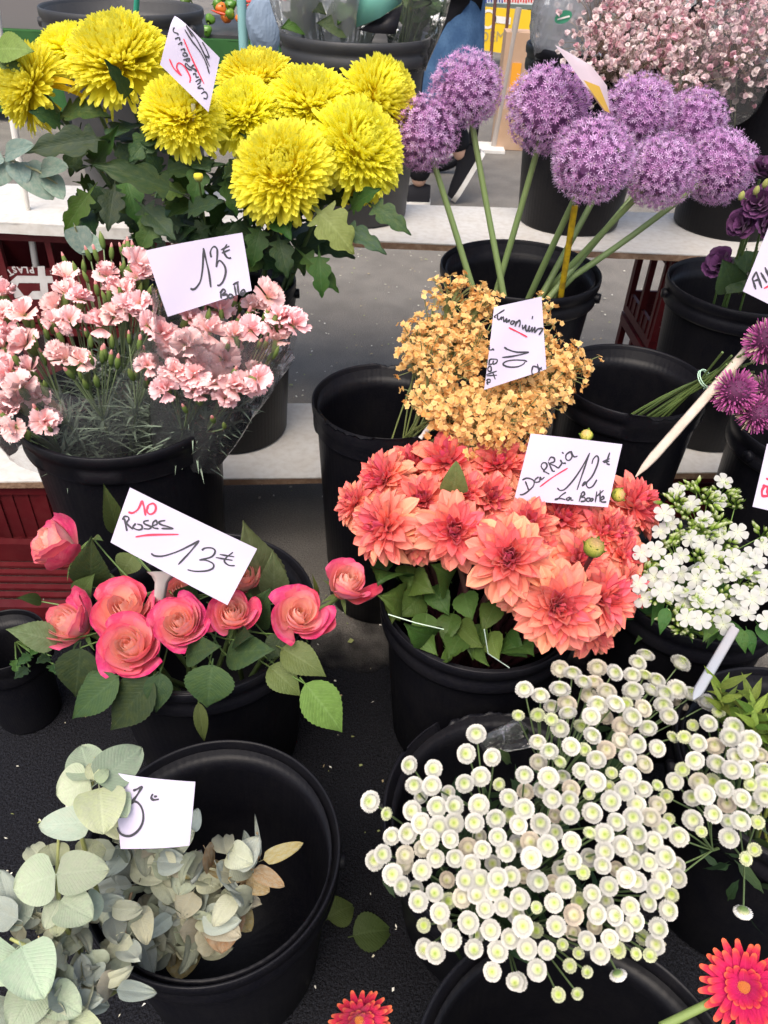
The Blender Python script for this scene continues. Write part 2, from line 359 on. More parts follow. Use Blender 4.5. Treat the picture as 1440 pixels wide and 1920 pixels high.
def letter(ch, x, y, size, rot):
    cu = bpy.data.curves.new('letter', 'FONT'); cu.body = ch; cu.size = size; cu.align_x = 'CENTER'; cu.align_y = 'CENTER'; cu.resolution_u = 3; cu.offset = .0008
    o = bpy.data.objects.new('letter', cu); COL.objects.link(o); bpy.context.view_layer.update()
    me = o.to_mesh(); V = np.array([q.co[:] for q in me.vertices]); fs = [list(p.vertices) for p in me.polygons]
    o.to_mesh_clear(); bpy.data.objects.remove(o); bpy.data.curves.remove(cu)
    p = onface(*zc(x, y)); c, s = math.cos(rot), math.sin(rot)
    W = np.stack([p[0] + V[:, 0] * c - V[:, 1] * s, np.full(len(V), yp - .0004), p[2] + V[:, 0] * s + V[:, 1] * c], 1)
    for L_ in (3, 4):
        ff = [f for f in fs if len(f) == L_]
        if ff: g.add(W, ff)
    for f in fs:
        if len(f) > 4: g.add(W, [(f[0], f[i], f[i + 1]) for i in range(1, len(f) - 1)])
for ch, x, y, r in (('P', 520, 748, 0), ('L', 428, 746, 0), ('A', 335, 748, .05), ('S', 235, 742, .15), ('T', 160, 788, .5), ('I', 95, 842, .7), ('Q', 50, 890, .85), ('U', 0, 950, .95), ('F', 850, 762, 0), ('C', 950, 765, -.03)):
    letter(ch, x, y, .023, pi + r)
CR.part('lettering', g.mesh('lettering', MWHITEPRINT, False), kind='stuff')

# ---------------------------------------------------------------- buckets
def bucket(label, X, Y, z0, R, z1, gaps=(), m=None, rb=.78, rag=None):
    m = m or MB; h = z1 - z0
    T = Thing('flower_bucket', label, 'bucket', (X, Y, z0), 'black flower buckets'); M = mat4(t=(X, Y, z0)); Rb = R * rb
    def ro(z): return Rb + (R * .945 - Rb) * z / h
    g = G()
    g.lathe([(0, .0), (Rb * .96, .0), (Rb, .006), (ro(h * .5), h * .5), (ro(h - .05), h - .05), (ro(h - .02) , h - .02), (ro(h) - .004, h - .006), (ro(h - .05) - .0045, h - .05), (ro(h * .5) - .0045, h * .5), (Rb - .005, .008), (0, .008)], 56)
    T.part('body', g.mesh('body', m), M)
    # rim: lip plus a tear band that is missing in places
    n = 144; a = np.linspace(0, 2 * pi, n + 1); g = G()
    prof = [(.0, -.055), (.018, -.054), (.026, -.048), (.026, -.034), (.014, -.031), (.014, -.022), (.038, -.018), (.042, -.008), (.038, -.001), (.026, 0.0008), (.012, -.003), (.002, -.012), (-.028, -.02)]
    V = []
    for k, (dr, dz) in enumerate(prof):
        r = np.full(n + 1, R * .955 + dr * R * 1.05); z = np.full(n + 1, h + dz)
        for (a0, a1) in gaps:
            q = ((a - math.radians(a0)) % (2 * pi)) < math.radians(a1 - a0)
            if 1 <= k <= 3: r[q] -= .020 * R
            if 6 <= k <= 8 and rag: r[q] -= .024 * R
        if rag:
            for (a0, a1, dp) in rag:
                q = ((a - math.radians(a0)) % (2 * pi)) < math.radians(a1 - a0)
                if k >= 5: z[q] = np.minimum(z[q], h - dp + .002 * np.sin(a[q] * 31) + .0015 * np.sin(a[q] * 67))
        V.append(np.stack([r * np.cos(a), r * np.sin(a), z], 1))
    g.add(np.concatenate(V), gridf(len(prof) - 1, n)[:, ::-1])
    T.part('rim', g.mesh('rim', m), M)
    # two little lugs for the handle
    for sgn in (1, -1):
        g = G(); ang = random.uniform(-.5, .5) + (0 if sgn > 0 else pi); cx, cy = R * 1.0 * math.cos(ang), R * 1.0 * math.sin(ang)
        Ml = mat4(frame((math.cos(ang), math.sin(ang), 0)), (X + cx, Y + cy, z0 + h - .034))
        g.lathe([(0, .006), (.009, .006), (.0105, .003), (.0105, -.008)], 12, M=Ml)
        T.part('handle_lug', g.mesh('handle_lug', m))
    return T
BK = {}
BK['euc'] = bucket('wide black bucket holding the silvery eucalyptus, nearest at the lower left', -.1866, .4668, .004, .1543, .30)
BK['pom'] = bucket('black bucket with a broken rim under the main mass of white button chrysanthemums', .194, .551, .004, .178, .26, gaps=[(60, 150)], rag=[(72, 118, .012), (118, 124, .03)])
BK['near'] = bucket('empty black bucket at the bottom edge in front of the button chrysanthemums', .205, .213, .004, .160, .36)
BK['right'] = bucket('black bucket holding the yellow green foliage, at the lower right edge', .56, .60, .004, .160, .34)
BK['rose'] = bucket('black bucket of pink and peach roses', -.273, .829, .004, .174, .342)
BK['dahlia'] = bucket('black bucket of coral dahlias', .16, .883, .004, .161, .34)
BK['carn'] = bucket('black bucket of pale pink carnations with a torn double rim', -.464, 1.153, .0, .177, .50, gaps=[(235, 262), (285, 330)])
BK['chrys'] = bucket('black bucket of yellow chrysanthemums on the low plank', -.368, 1.56, .2, .160, .565)
BK['limo'] = bucket('tall black bucket with a ragged rim, half filled by apricot statice', -.005, 1.23, .0, .137, .487, gaps=[(200, 290)], rag=[(215, 262, .006), (45, 100, .004)])
BK['empty'] = bucket('tall open black bucket with small drumstick alliums leaning over its right rim', .453, 1.292, .0, .141, .52, gaps=[(255, 330)], rag=[(268, 300, .008)])
BK['allium'] = bucket('black bucket of giant purple alliums on the low plank', .2656, 1.6125, .2, .1715, .60)
BK['tall'] = bucket('black bucket of dark purple lisianthus on the low plank at the right edge', .775, 1.67, .2, .168, .565)
BK['upmid'] = bucket('black bucket with film wrapped bouquets on the upper plank behind the yellow chrysanthemums', -.118, 2.084, .55, .176, .957, m=MBG)
BK['upright'] = bucket('dark bucket with crumpled white film on the upper plank behind the purple alliums', .45, 2.10, .55, .168, .95)
BK['gyp'] = bucket('dark bucket under the pink gypsophila cloud at the right end of the upper plank', .875, 2.12, .55, .17, .95)
BK['upleft'] = bucket('big dusty grey bucket on the upper plank at the top left', -.66, 2.10, .55, .185, .985, m=MBG)
BK['edge'] = bucket('black bucket at the right edge behind the white phlox', .80, 1.25, .0, .150, .46)
BK['ivy'] = bucket('low black pot with ivy in the shade below the left roses', -.635, .865, .004, .07, .20)
BK['phlox'] = bucket('black bucket of white phlox', .5145, .9311, .004, .150, .36)
# ---------------------------------------------------------------- petals, leaves, stems
def strip(L, W, prof, cup=0., bend0=0., bend=0., nu=5, nv=4, ruf=0., rf=3., tipy=0., fold=0., seed=0, twist=0., gro=0.):
    # a blade along +Y with its upper face to +Z; cup > 0 lifts the edges, bend > 0 curls the tip up
    t = np.linspace(0, 1, nu + 1); a = bend0 + bend * t ** 1.3; dl = L / nu
    yc = np.concatenate([[0], np.cumsum(np.cos((a[1:] + a[:-1]) / 2) * dl)]); zc_ = np.concatenate([[0], np.cumsum(np.sin((a[1:] + a[:-1]) / 2) * dl)])
    u = np.linspace(-1, 1, nv + 1); hw = W / 2 * np.array([prof(x) for x in t])
    X = hw[:, None] * u[None, :]
    cz = cup * hw[:, None] * (u[None, :] ** 2) + fold * hw[:, None] * np.abs(u[None, :])
    if gro: cz = cz - gro * hw[:, None] * np.cos(u[None, :] * 2 * pi) * np.sin(pi * np.clip(t, .05, .9))[:, None]
    if ruf: cz = cz + ruf * W * (t[:, None] ** 2) * np.sin(u[None, :] * rf * pi + seed * 1.7) * (.35 + .65 * np.abs(u[None, :]))
    yy = yc[:, None] - tipy * L * (u[None, :] ** 2) * t[:, None] ** 3 - cz * np.sin(a)[:, None]
    zz = zc_[:, None] + cz * np.cos(a)[:, None]
    if twist:
        th = twist * t[:, None]; X, zz2 = X * np.cos(th), zz + X * np.sin(th); zz = zz2
    V = np.stack([X, yy, zz], -1).reshape(-1, 3)
    tx = np.stack([np.tile(u, nu + 1), np.repeat(t, nv + 1)], 1)
    return V, gridf(nu, nv), tx
def cmix(t, *cs):
    cs = np.asarray(cs, float); x = np.linspace(0, 1, len(cs)); return np.stack([np.interp(t, x, cs[:, k]) for k in range(3)], 1)
def pl_M(phi, th, r=0., zc0=0., s=1.0, roll=0.):
    d = np.array([math.sin(th) * math.cos(phi), math.sin(th) * math.sin(phi), math.cos(th)])
    nn = np.array([-math.cos(th) * math.cos(phi), -math.cos(th) * math.sin(phi), math.sin(th)])
    x = np.cross(d, nn)
    if roll: c, s_ = math.cos(roll), math.sin(roll); x, nn = c * x + s_ * nn, -s_ * x + c * nn
    return mat4(np.stack([x, d, nn], 1), d * r + np.array([0, 0, zc0]), s)
GOLD = pi * (3 - 5 ** .5)
def curve(p0, p1, p2, n=8):      # quadratic arc
    t = np.linspace(0, 1, n)[:, None]; p0, p1, p2 = map(np.asarray, (p0, p1, p2))
    return (1 - t) ** 2 * p0 + 2 * t * (1 - t) * p1 + t ** 2 * p2
SG = (.10, .17, .045); SD = (.035, .075, .02)

# leaf outlines
def p_ovate(t): return max(.02, (math.sin(pi * min(1, t) ** .75)) ** .9)
def p_serr(t): return max(.015, (math.sin(pi * t ** .70)) ** .9 * (1 - .45 * t ** 3) * (1 + .10 * (((t * 13) % 1) - .5)) * 1.08)
def p_lobed(t):
    b = .30 + .70 * math.sin(pi * min(1, t * .62 + .33)) if t > .14 else .09 + .3 * t
    return max(.02, b * (.46 + .54 * abs(math.sin(pi * 3.4 * t + .25)) ** .6 + .03 * math.sin(t * 60)) * (1 - t ** 7) * .95)
def p_round(t): return max(.03, math.sin(pi * t ** .62) ** .55)
def p_lance(t): return max(.02, math.sin(pi * t ** .6) ** 1.1)
def leaf_mesh(name, m, prof, ratio, c0, c1, nu=12, nv=6, bend0=.15, bend=-.5, fold=.25, cup=0., ruf=.03, seed=0, back=None, twist=0.):
    g = G(); V, F, tx = strip(1., ratio, prof, cup, bend0, bend, nu, nv, ruf, 2.3, 0, fold, seed, twist)
    c = cmix(tx[:, 1], c0, c1); g.add(V, F, c, tx)
    g.tube([(0, -.12, -.012), (0, -.04, -.004), (0, .05, -.002)], .012, 5, c0)
    return g.mesh(name, m)
def put_leaf(T, me, base, tip, W=None, nh=None, ratio=.5, name='leaf', lab=None):
    base = np.asarray(base, float); tip = np.asarray(tip, float); y = tip - base; L = np.linalg.norm(y); y = y / L
    nh = tocam(base) + .5 * UP if nh is None else nh
    x = nrm(np.cross(y, nh)); z = np.cross(x, y)
    sx = (W / ratio) if W else L
    return T.part(name, me, mat4(np.stack([x, y, z], 1), base, (sx, L, (sx + L) / 2)), label=lab)
def bez_stem(T, a, b, bow=None, r=.003, c=SG, name='stem', n=9, m=None, taper=.8):
    a = np.asarray(a, float); b = np.asarray(b, float)
    mid = (a + b) / 2 + (np.zeros(3) if bow is None else np.asarray(bow))
    g = G(); g.tube(curve(a, mid, b, n), [r, r * taper], 7, c)
    return T.part(name, g.mesh(name, m or MSTEM))
LCH = [leaf_mesh('leaf', MLEAF, p_lobed, .62, c0, c1, 22, 6, .1, b, .22, 0, .05, s) for s, (c0, c1, b) in enumerate([((.028, .06, .022), (.022, .055, .018), -.6), ((.045, .09, .02), (.03, .075, .015), -.9), ((.03, .058, .03), (.035, .07, .035), -.3)])]
LCHP = leaf_mesh('leaf', MLEAF, p_lobed, .70, (.12, .17, .05), (.16, .22, .06), 22, 6, .1, -.8, .18, 0, .05, 7)
LCHG = leaf_mesh('leaf', MLEAF, p_lobed, .62, (.06, .15, .012), (.045, .13, .01), 22, 6, .1, -.8, .2, 0, .05, 5)
LRO = [leaf_mesh('leaf', MLEAF, p_serr, .60, c0, c1, 26, 6, .1, b, .16, 0, .03, s) for s, (c0, c1, b) in enumerate([((.045, .075, .028), (.035, .065, .026), -.5), ((.075, .11, .032), (.065, .10, .03), -.7), ((.032, .062, .026), (.03, .055, .024), -.35)])]
LROP = leaf_mesh('leaf', MLEAF, p_serr, .60, (.19, .23, .11), (.17, .21, .095), 26, 6, .05, -.35, .12, 0, .03, 4)
LROG = leaf_mesh('leaf', MLEAF, p_serr, .55, (.13, .19, .04), (.15, .22, .05), 26, 6, .1, -.5, .15, 0, .02, 6)
LEU = [leaf_mesh('leaf', MEUC, p_round, .86, c0, c1, 12, 8, .1, b, .06, .10, .04, s) for s, (c0, c1, b) in enumerate([((.29, .36, .24), (.35, .42, .28), -.5), ((.25, .32, .25), (.30, .37, .29), -.3), ((.33, .38, .21), (.37, .42, .25), -.75)])]
LEUD = [leaf_mesh('leaf', MEUC, p_round, .72, c0, c1, 12, 8, .1, b, .35, -.2, .12, s, twist=tw) for s, (c0, c1, b, tw) in enumerate([((.31, .33, .23), (.38, .40, .29), -1.0, .4), ((.35, .33, .22), (.41, .39, .27), -.7, -.5), ((.28, .32, .28), (.34, .38, .33), .7, .3), ((.34, .36, .24), (.41, .43, .30), -1.3, -.3)])]
LEUT = leaf_mesh('leaf', MEUC, p_round, .8, (.26, .18, .075), (.32, .22, .09), 12, 8, .1, -.5, .1, -.1, .05, 9)
LEUB = leaf_mesh('leaf', MEUC, p_round, .85, (.12, .19, .16), (.15, .23, .19), 12, 8, .1, -.4, .1, .05, .03, 3)
LDA = [leaf_mesh('leaf', MLEAF, p_serr, .58, c0, c1, 20, 6, .2, b, .14, 0, .09, s) for s, (c0, c1, b) in enumerate([((.045, .09, .018), (.055, .105, .02), -1.1), ((.07, .125, .028), (.085, .145, .03), -.6)])]
LLA = [leaf_mesh('leaf', MLEAF, p_lance, .24, c0, c1, 10, 4, .1, b, .2, 0, 0, s) for s, (c0, c1, b) in enumerate([((.13, .19, .025), (.16, .22, .03), -.5), ((.09, .15, .02), (.12, .18, .025), -.2)])]
LPH = leaf_mesh('leaf', MLEAF, p_lance, .30, (.045, .11, .02), (.035, .09, .016), 12, 4, .1, -.7, .25, 0, 0, 1)

# ---------------------------------------------------------------- flower heads
def chrys_mesh(seed, N=820, open_=0.):
    r = np.random.default_rng(seed); g = G()
    g.lathe([(0, -.30), (.2, -.27), (.46, -.10), (.50, .16), (.34, .40), (0, .52)], 14, (.90, .66, .008))
    for i in range(N):
        f = (i + .5) / N; th = math.radians(3 + (112 + open_) * f ** .60) + r.normal(0, .05); phi = i * GOLD + r.normal(0, .07)
        L = (.68 + .26 * f ** .6) * r.uniform(.92, 1.06) * (1 + .06 * math.sin(2 * phi + seed) * f + .04 * math.sin(5 * phi + 2 * seed) * f); b = .75 - .45 * f + r.normal(0, .15); W = .125 * (0.8 + .5 * f)
        if f > .86: b = -.15 + r.normal(0, .35); th += r.uniform(-.05, .30); L *= r.uniform(.95, 1.18)
        V, F, tx = strip(L, W, lambda t: .45 + .6 * t ** .8 if t < .9 else .62, .5, 0, b, 4, 2, 0, 0, .05)
        c = cmix(tx[:, 1], (.95, .76, .012), (.97, .85, .022), (.97, .90, .045), (.97, .92, .12))
        g.add(V, F, c * r.uniform(.94, 1.0), tx, M=pl_M(phi, th, .14, 0, 1, r.normal(0, .25)))
    return g.mesh('bloom', MYEL)
CHM = [chrys_mesh(1), chrys_mesh(2, 820, 8), chrys_mesh(3, 800, -6)]
def droop_petal(seed):
    g = G(); V, F, tx = strip(1, .20, lambda t: .4 + .6 * math.sin(pi * min(1, .1 + t * .8)), .4, 0, -.7, 6, 2)
    g.add(V, F, cmix(tx[:, 1], (.7, .45, .004), (.86, .66, .03)), tx); return g.mesh('petal', MYEL)
DROOP = droop_petal(1)

def boat(t): return max(.05, (math.sin(pi * (t * .72 + .16))) ** .7 * (1 if t < .72 else max(.05, (1 - ((t - .72) / .28) ** 3.0))))
DAH = []
for k in range(8):
    q = k / 7; g = G()
    V, F, tx = strip(1, .34 + .10 * q, boat, 1.0 - .45 * q, 0, (1.0, .8, .6, .5, .35, .15, -.1, -.35)[k], 7, 8, .035, 1.7, 0, .12, k, 0, .16)
    ca = np.array([(.46, .012, .04), (.60, .03, .07), (.72, .06, .09), (.79, .105, .115), (.82, .14, .12), (.84, .17, .125), (.86, .205, .13), (.87, .235, .135)])[k]
    cb = np.array([(.62, .04, .07), (.74, .09, .105), (.82, .16, .145), (.86, .225, .17), (.88, .275, .185), (.89, .315, .195), (.90, .36, .20), (.91, .415, .22)])[k]
    ca = ca * [1, 1.05, 1.14]; cb = cb * [.97, .90, 1.08]
    g.add(V, F, cmix(tx[:, 1], ca * .9, ca, ca * .35 + cb * .65, cb * .97), tx); DAH.append(g.mesh('petal', MPETALV))
g = G(); g.lathe([(0, -.34), (.05, -.34), (.12, -.22), (.24, -.08), (.16, .06), (0, .12)], 14, (.30, .02, .04), cols=[(.10, .16, .03), (.10, .16, .03), (.10, .16, .03), (.5, .05, .06), (.4, .015, .04), (.35, .012, .035)]); DAHC = g.mesh('bloom', MPETAL)
def dahlia(T, p, r, axis, seed=0, full=1.0, red=0, n=78):
    q = np.random.default_rng(seed); Rm = frame(axis, q.uniform(0, 6))
    bl = T.part('bloom', DAHC, mat4(Rm, p, r))
    for i in range(n):
        f = (i + .5) / n; th = math.radians(5 + 108 * full * f ** .66) + q.normal(0, .11); phi = i * GOLD + q.normal(0, .2)
        L = (.36 + .60 * f ** .55) * q.uniform(.84, 1.12); k = int(min(7, max(0, f ** .62 * 8 + q.normal(0, .4) - red)))
        if f > .88: th += q.uniform(-.1, .35)
        wob = q.normal(0, .18)
        obj('petal', DAH[k], bl, pl_M(phi, th, .10, .02, (L * q.uniform(.9, 1.1), L, L), wob))
    return bl

# rose petals wrap round a bud
def rose_petal(R, Hh, span, open_, curl, seed, c_in, c_edge, point=0., close=0.):
    r = np.random.default_rng(seed); nu, nv = 9, 12; V = []
    for i in range(nu + 1):
        t = i / nu
        for j in range(nv + 1):
            u = -1 + 2 * j / nv
            az = u * span / 2 * (.62 + .38 * math.sin(pi * min(1, t * .62 + .12)))
            rad = R * (.30 + .95 * math.sin(min(pi / 2, t * 1.75)) ** .9 + open_ * t * t) + curl * R * max(0, t - .68) ** 1.4 * 3.2 * (1 + .25 * math.sin(u * 5 + seed))
            rad *= (1 + .17 * u) * (1 - close * max(0, t - .45) ** 1.5)
            z = Hh * (t * (1 - .22 * abs(u) ** 2.6 * t) + point * max(0, t - .7) * max(0, 1 - abs(u) * 2.2)) - curl * Hh * max(0, t - .78) ** 1.5 * 2.4
            z += Hh * .03 * math.sin(u * 6 + seed * 2) * t * t + .02 * math.sin(u * 13 + seed) * t ** 3; rad += R * .05 * math.sin(u * 4.3 + seed * 3) * t * t
            V.append((rad * math.cos(az), rad * math.sin(az), z))
    tt = np.repeat(np.linspace(0, 1, nu + 1), nv + 1); uu = np.tile(np.linspace(-1, 1, nv + 1), nu + 1)
    c = cmix(np.clip(tt, 0, 1), c_in[0], c_in[1], c_in[1]); e = np.clip((np.maximum(tt, np.abs(uu) * tt ** .3) - .58) / .42, 0, 1)[:, None] ** 1.2
    c = c * (1 - e) + np.asarray(c_edge) * e
    g = G(); g.add(np.array(V), gridf(nu, nv), c, np.stack([uu, tt], 1)); return g.mesh('petal', MROSE)
PEACH = [(.92, .64, .44), (.92, .54, .41)]
PK = (.80, .09, .19); HOT = (.50, .010, .095)
RP = []
for k, (R, Hh, span, op, cu, cl, ci, ce) in enumerate([
    (.11, 1.0, 5.2, .0, .0, 1.0, [(.92, .62, .38), (.92, .58, .40)], (.92, .50, .36)), (.19, 1.02, 3.8, .0, .0, .8, [(.92, .62, .40), (.92, .56, .40)], (.91, .46, .36)),
    (.28, 1.03, 3.2, .0, .02, .55, PEACH, (.90, .42, .35)), (.37, 1.03, 2.8, .0, .05, .35, PEACH, (.89, .36, .33)), (.46, 1.01, 2.5, .02, .10, .2, PEACH, (.87, .28, .30)),
    (.55, .98, 2.3, .04, .18, .1, [(.90, .52, .36), (.88, .36, .34)], (.82, .11, .22)), (.62, .97, 2.2, .05, .22, .0, [(.88, .40, .30), (.85, .20, .27)], (.64, .025, .14)), (.68, .94, 2.05, .08, .30, .0, [(.84, .36, .28), (.78, .09, .20)], HOT)]):
    RP.append([rose_petal(R * .86, Hh, span, op, cu, s + k * 5, ci, ce, 0, cl) for s in range(2)])
ROUT = [rose_petal(.66, 1.0, 1.5, .25, -.15, 40 + s, [(.70, .22, .15), (.70, .03, .13)], HOT, .5) for s in range(2)]
g = G(); g.lathe([(0, -.12), (.09, -.12), (.16, -.05), (.30, .05), (.26, .12), (.10, .5), (.04, .7), (0, .72)], 14, (.8, .3, .2), cols=[SG, SG, SG, (.45, .08, .08), (.6, .1, .1), (.8, .3, .18), (.85, .42, .22), (.85, .42, .22)]); ROC = g.mesh('bloom', MPETAL)
g = G()
for k in range(5):
    V, F, tx = strip(.72, .16, p_lance, .2, 0, -.5, 6, 2); g.add(V, F, (.11, .17, .05), tx, M=pl_M(k * 2 * pi / 5, 1.5, .08, -.04))
SEPM = g.mesh('sepals', MLEAF)
def rose(T, p, r, axis, seed, rings, op=1.0, extra=()):
    q = np.random.default_rng(seed); Rm = frame(axis, q.uniform(0, 6)); p = np.asarray(p) - nrm(axis) * r * .75
    bl = T.part('bloom', ROC, mat4(Rm, p, r * np.array([.95, .95, 1.12]))); T.part('sepals', SEPM, mat4(Rm, p, r))
    phi = 0
    for k, n in enumerate(rings):
        for i in range(n):
            phi += 2 * pi / max(n, 1) * .97 + q.normal(0, .12) + (.5 if i == 0 else 0); tilt = q.normal(.0, .035) + .05 * (op - 1) * k + (q.uniform(0, .08) if k >= 6 else 0)
            e_ = 1 + (op - 1) * k * .05 + .022 * i; M = Matrix.Rotation(phi, 4, 'Z') @ Matrix.Rotation(tilt, 4, 'Y') @ Matrix.Diagonal((e_, e_, 1 - (op - 1) * .02 * k + q.normal(0, .015), 1))
            obj('petal', RP[k][i % 2], bl, M)
    for az, tl in extra:
        obj('petal', ROUT[int(az * 10) % 2], bl, Matrix.Rotation(az, 4, 'Z') @ Matrix.Rotation(tl, 4, 'Y'))
    return bl

# pompon chrysanthemum button
def pompon(seed, tip, mid, cen, flat=.80, N=230, op=1.0):
    r = np.random.default_rng(seed); g = G()
    g.lathe([(0, -.50), (.10, -.48), (.42, -.36), (.62, -.12), (.60, .1), (.3, .33), (0, .36)], 12, cen, cols=[(.10, .17, .05), (.10, .17, .05), (.13, .20, .07), (.5, .52, .3), tip, mid, cen])
    for i in range(N):
        f = (i + .5) / N; th = math.radians(4 + 104 * op * f ** .58) + r.normal(0, .03); phi = i * GOLD
        L = (.16 + .24 * f ** .6) * r.uniform(.9, 1.1); W = .07 + .07 * f
        d0 = np.array([math.sin(th) * math.cos(phi) * .66, math.sin(th) * math.sin(phi) * .66, math.cos(th) * flat * .62])
        V, F, tx = strip(L, W, lambda t: .6 + .4 * math.sin(pi * min(1, t + .1)), .5, 0, .55 - .3 * f, 3, 2)
        c = cmix(np.clip(tx[:, 1] * .55 + f * 3.3 - .34, 0, 1), cen, mid, np.array(tip) * .84, tip)
        M = pl_M(phi, th * .64 + .05); M.translation = Vector(d0); g.add(V, F, c * r.uniform(.90, 1.03) * (.80 + .20 * np.clip(tx[:, 1:2] * 2, 0, 1)), tx, M=M)
    return g.mesh('flower_head', MPETAL)
WT, CR_ = (.75, .74, .70), (.80, .78, .60)
POM = [pompon(1, WT, (.62, .66, .32), (.30, .44, .03)), pompon(2, WT, (.64, .67, .36), (.34, .47, .04), .7), pompon(3, WT, (.66, .66, .40), (.34, .45, .04), .6, 240, 1.08)]
POMC = [pompon(4, (.72, .68, .59), (.66, .64, .46), (.42, .46, .08), .7), pompon(5, (.70, .63, .53), (.64, .60, .42), (.40, .44, .08), .6)]
POMS = [pompon(6, (.68, .70, .50), (.50, .58, .16), (.30, .44, .03), .6, 150, .85)]
def rim_pt(b, spread=.4, z=None):
    o = BK[b].base; a = rng.uniform(0, 2 * pi); return None
CB = {'euc': (-.1866, .4668), 'pom': (.194, .551), 'right': (.56, .60), 'rose': (-.273, .829), 'dahlia': (.16, .883), 'carn': (-.464, 1.153), 'chrys': (-.368, 1.56), 'limo': (-.005, 1.23), 'empty': (.453, 1.292), 'allium': (.2656, 1.6125), 'tall': (.775, 1.67), 'phlox': (.5145, .9311), 'gyp': (.875, 2.12), 'upmid': (-.118, 2.084)}
def inb(b, z, dx=0., dy=0.): return np.array([CB[b][0] + dx, CB[b][1] + dy, z])

# ---- yellow chrysanthemums
HEADS = [  # px, py, radius px, Y, axis, label
    (56, 160, 68, 1.50, (-.75, -.25, .45), 'yellow chrysanthemum at the far left, tilted outwards over the white pole'),
    (128, 92, 58, 1.62, (-.25, -.1, 1), 'yellow chrysanthemum at the back left, half hidden by the bloom beside the price tag'),
    (222, 112, 88, 1.54, (-.05, -.35, .9), 'large yellow chrysanthemum left of the tilted price tag, a dark leaf tip before it'),
    (340, 213, 74, 1.46, (-.05, -.45, .85), 'yellow chrysanthemum directly under the point of the tilted price tag'),
    (484, 148, 70, 1.64, (.05, -.2, 1), 'yellow chrysanthemum at the back, just right of the tilted price tag'),
    (458, 212, 66, 1.54, (-.1, -.45, .8), 'yellow chrysanthemum in the middle, above the lowest bloom'),
    (585, 192, 76, 1.58, (.1, -.35, .9), 'yellow chrysanthemum in front of the grey bucket, between its neighbours'),
    (712, 184, 76, 1.62, (.75, -.3, .55), 'yellow chrysanthemum at the far right, tilted sideways against the purple allium'),
    (674, 278, 84, 1.50, (.45, -.6, .6), 'yellow chrysanthemum at the lower right with long drooping petals'),
    (530, 322, 90, 1.42, (0, -.75, .65), 'lowest and fullest yellow chrysanthemum, facing the viewer')]
CT = []
for i, (px, py, r, Y, ax, lab) in enumerate(HEADS):
    p = P(px, py, Y=Y); R = 1.06 * r * dep(p) / FPX; b = inb('chrys', .24, rng.uniform(-.06, .06), rng.uniform(-.06, .06))
    T = Thing('chrysanthemum', lab, 'chrysanthemum', b, 'yellow chrysanthemums'); CT.append(T)
    T.part('bloom', CHM[i % 3], mat4(frame(ax, i * 1.3), p, R * np.array([1.03, .96, (.9, .84, .95, .88, .8)[i % 5]])))
    st = p - nrm(ax) * R * .3; mid = inb('chrys', .62, (p[0] - b[0]) * .45, (p[1] - b[1]) * .4)
    g = G(); cv = curve(st, st * .5 + mid * .5 - np.array(nrm(ax)) * .05, b, 14); g.tube(cv, [.0042, .0055], 8, [(.08, .13, .04), (.05, .09, .03)]); T.part('stem', g.mesh('stem', MSTEM))
    for k in range(6):
        t = .06 + .075 * k + rng.uniform(-.02, .02); q = curve(st, mid, b, 50)[int(t * 49)]
        az = k * GOLD + i; d = nrm([math.cos(az), math.sin(az) - .35, rng.uniform(-.25, .3)]); L = rng.uniform(.075, .12)
        put_leaf(T, LCH[int(rng.integers(3))], q, q + d * L, None, nh=UP + .5 * tocam(q) + rng.normal(0, .25, 3))
    for k in range(rng.integers(2, 5)):
        az = rng.uniform(0, 2 * pi); th = rng.uniform(1.9, 2.6)
        T.part('petal', DROOP, mat4(t=p) @ Matrix(np.array(mat4(frame(ax)))) @ pl_M(az, th, R * .35, 0, R * rng.uniform(.8, 1.05)))
for (i, bx, by, tx_, ty, wpx, Y, me) in [(0, 205, 258, 40, 285, 62, 1.45, LCH[2]), (3, 338, 362, 172, 300, 58, 1.40, LCH[0]), (2, 175, 352, 112, 438, 46, 1.40, LCHG), (2, 215, 345, 202, 434, 52, 1.42, LCH[2]), (3, 245, 188, 203, 114, 32, 1.42, LCH[0]), (9, 588, 388, 668, 470, 72, 1.40, LCHP), (8, 690, 380, 772, 436, 46, 1.44, LCH[0]), (9, 640, 420, 725, 476, 40, 1.42, LCH[2]), (9, 598, 470, 604, 560, 44, 1.40, LCH[1]), (9, 560, 470, 640, 545, 42, 1.42, LCH[1]), (3, 345, 400, 420, 375, 40, 1.42, LCH[2]), (3, 300, 325, 415, 300, 44, 1.46, LCH[0]), (5, 420, 330, 445, 400, 40, 1.46, LCH[1]), (2, 235, 330, 262, 422, 50, 1.44, LCH[1]), (0, 120, 235, 60, 205, 40, 1.48, LCH[0]), (9, 520, 440, 540, 520, 50, 1.40, LCH[0]), (5, 490, 420, 470, 500, 48, 1.42, LCH[1]), (1, 150, 240, 130, 330, 50, 1.5, LCH[0]), (2, 290, 250, 240, 300, 50, 1.48, LCH[0]), (3, 380, 300, 360, 380, 46, 1.44, LCH[1]), (5, 300, 400, 255, 470, 50, 1.40, LCH[1]), (3, 260, 380, 330, 450, 54, 1.41, LCH[2]), (9, 655, 395, 700, 350, 40, 1.46, LCH[1])]:
    b, t = P(bx, by, Y=Y), P(tx_, ty, Y=Y - .05); put_leaf(CT[i], me, b, t, wpx * 1.05 * dep(b) / FPX, ratio=.62)
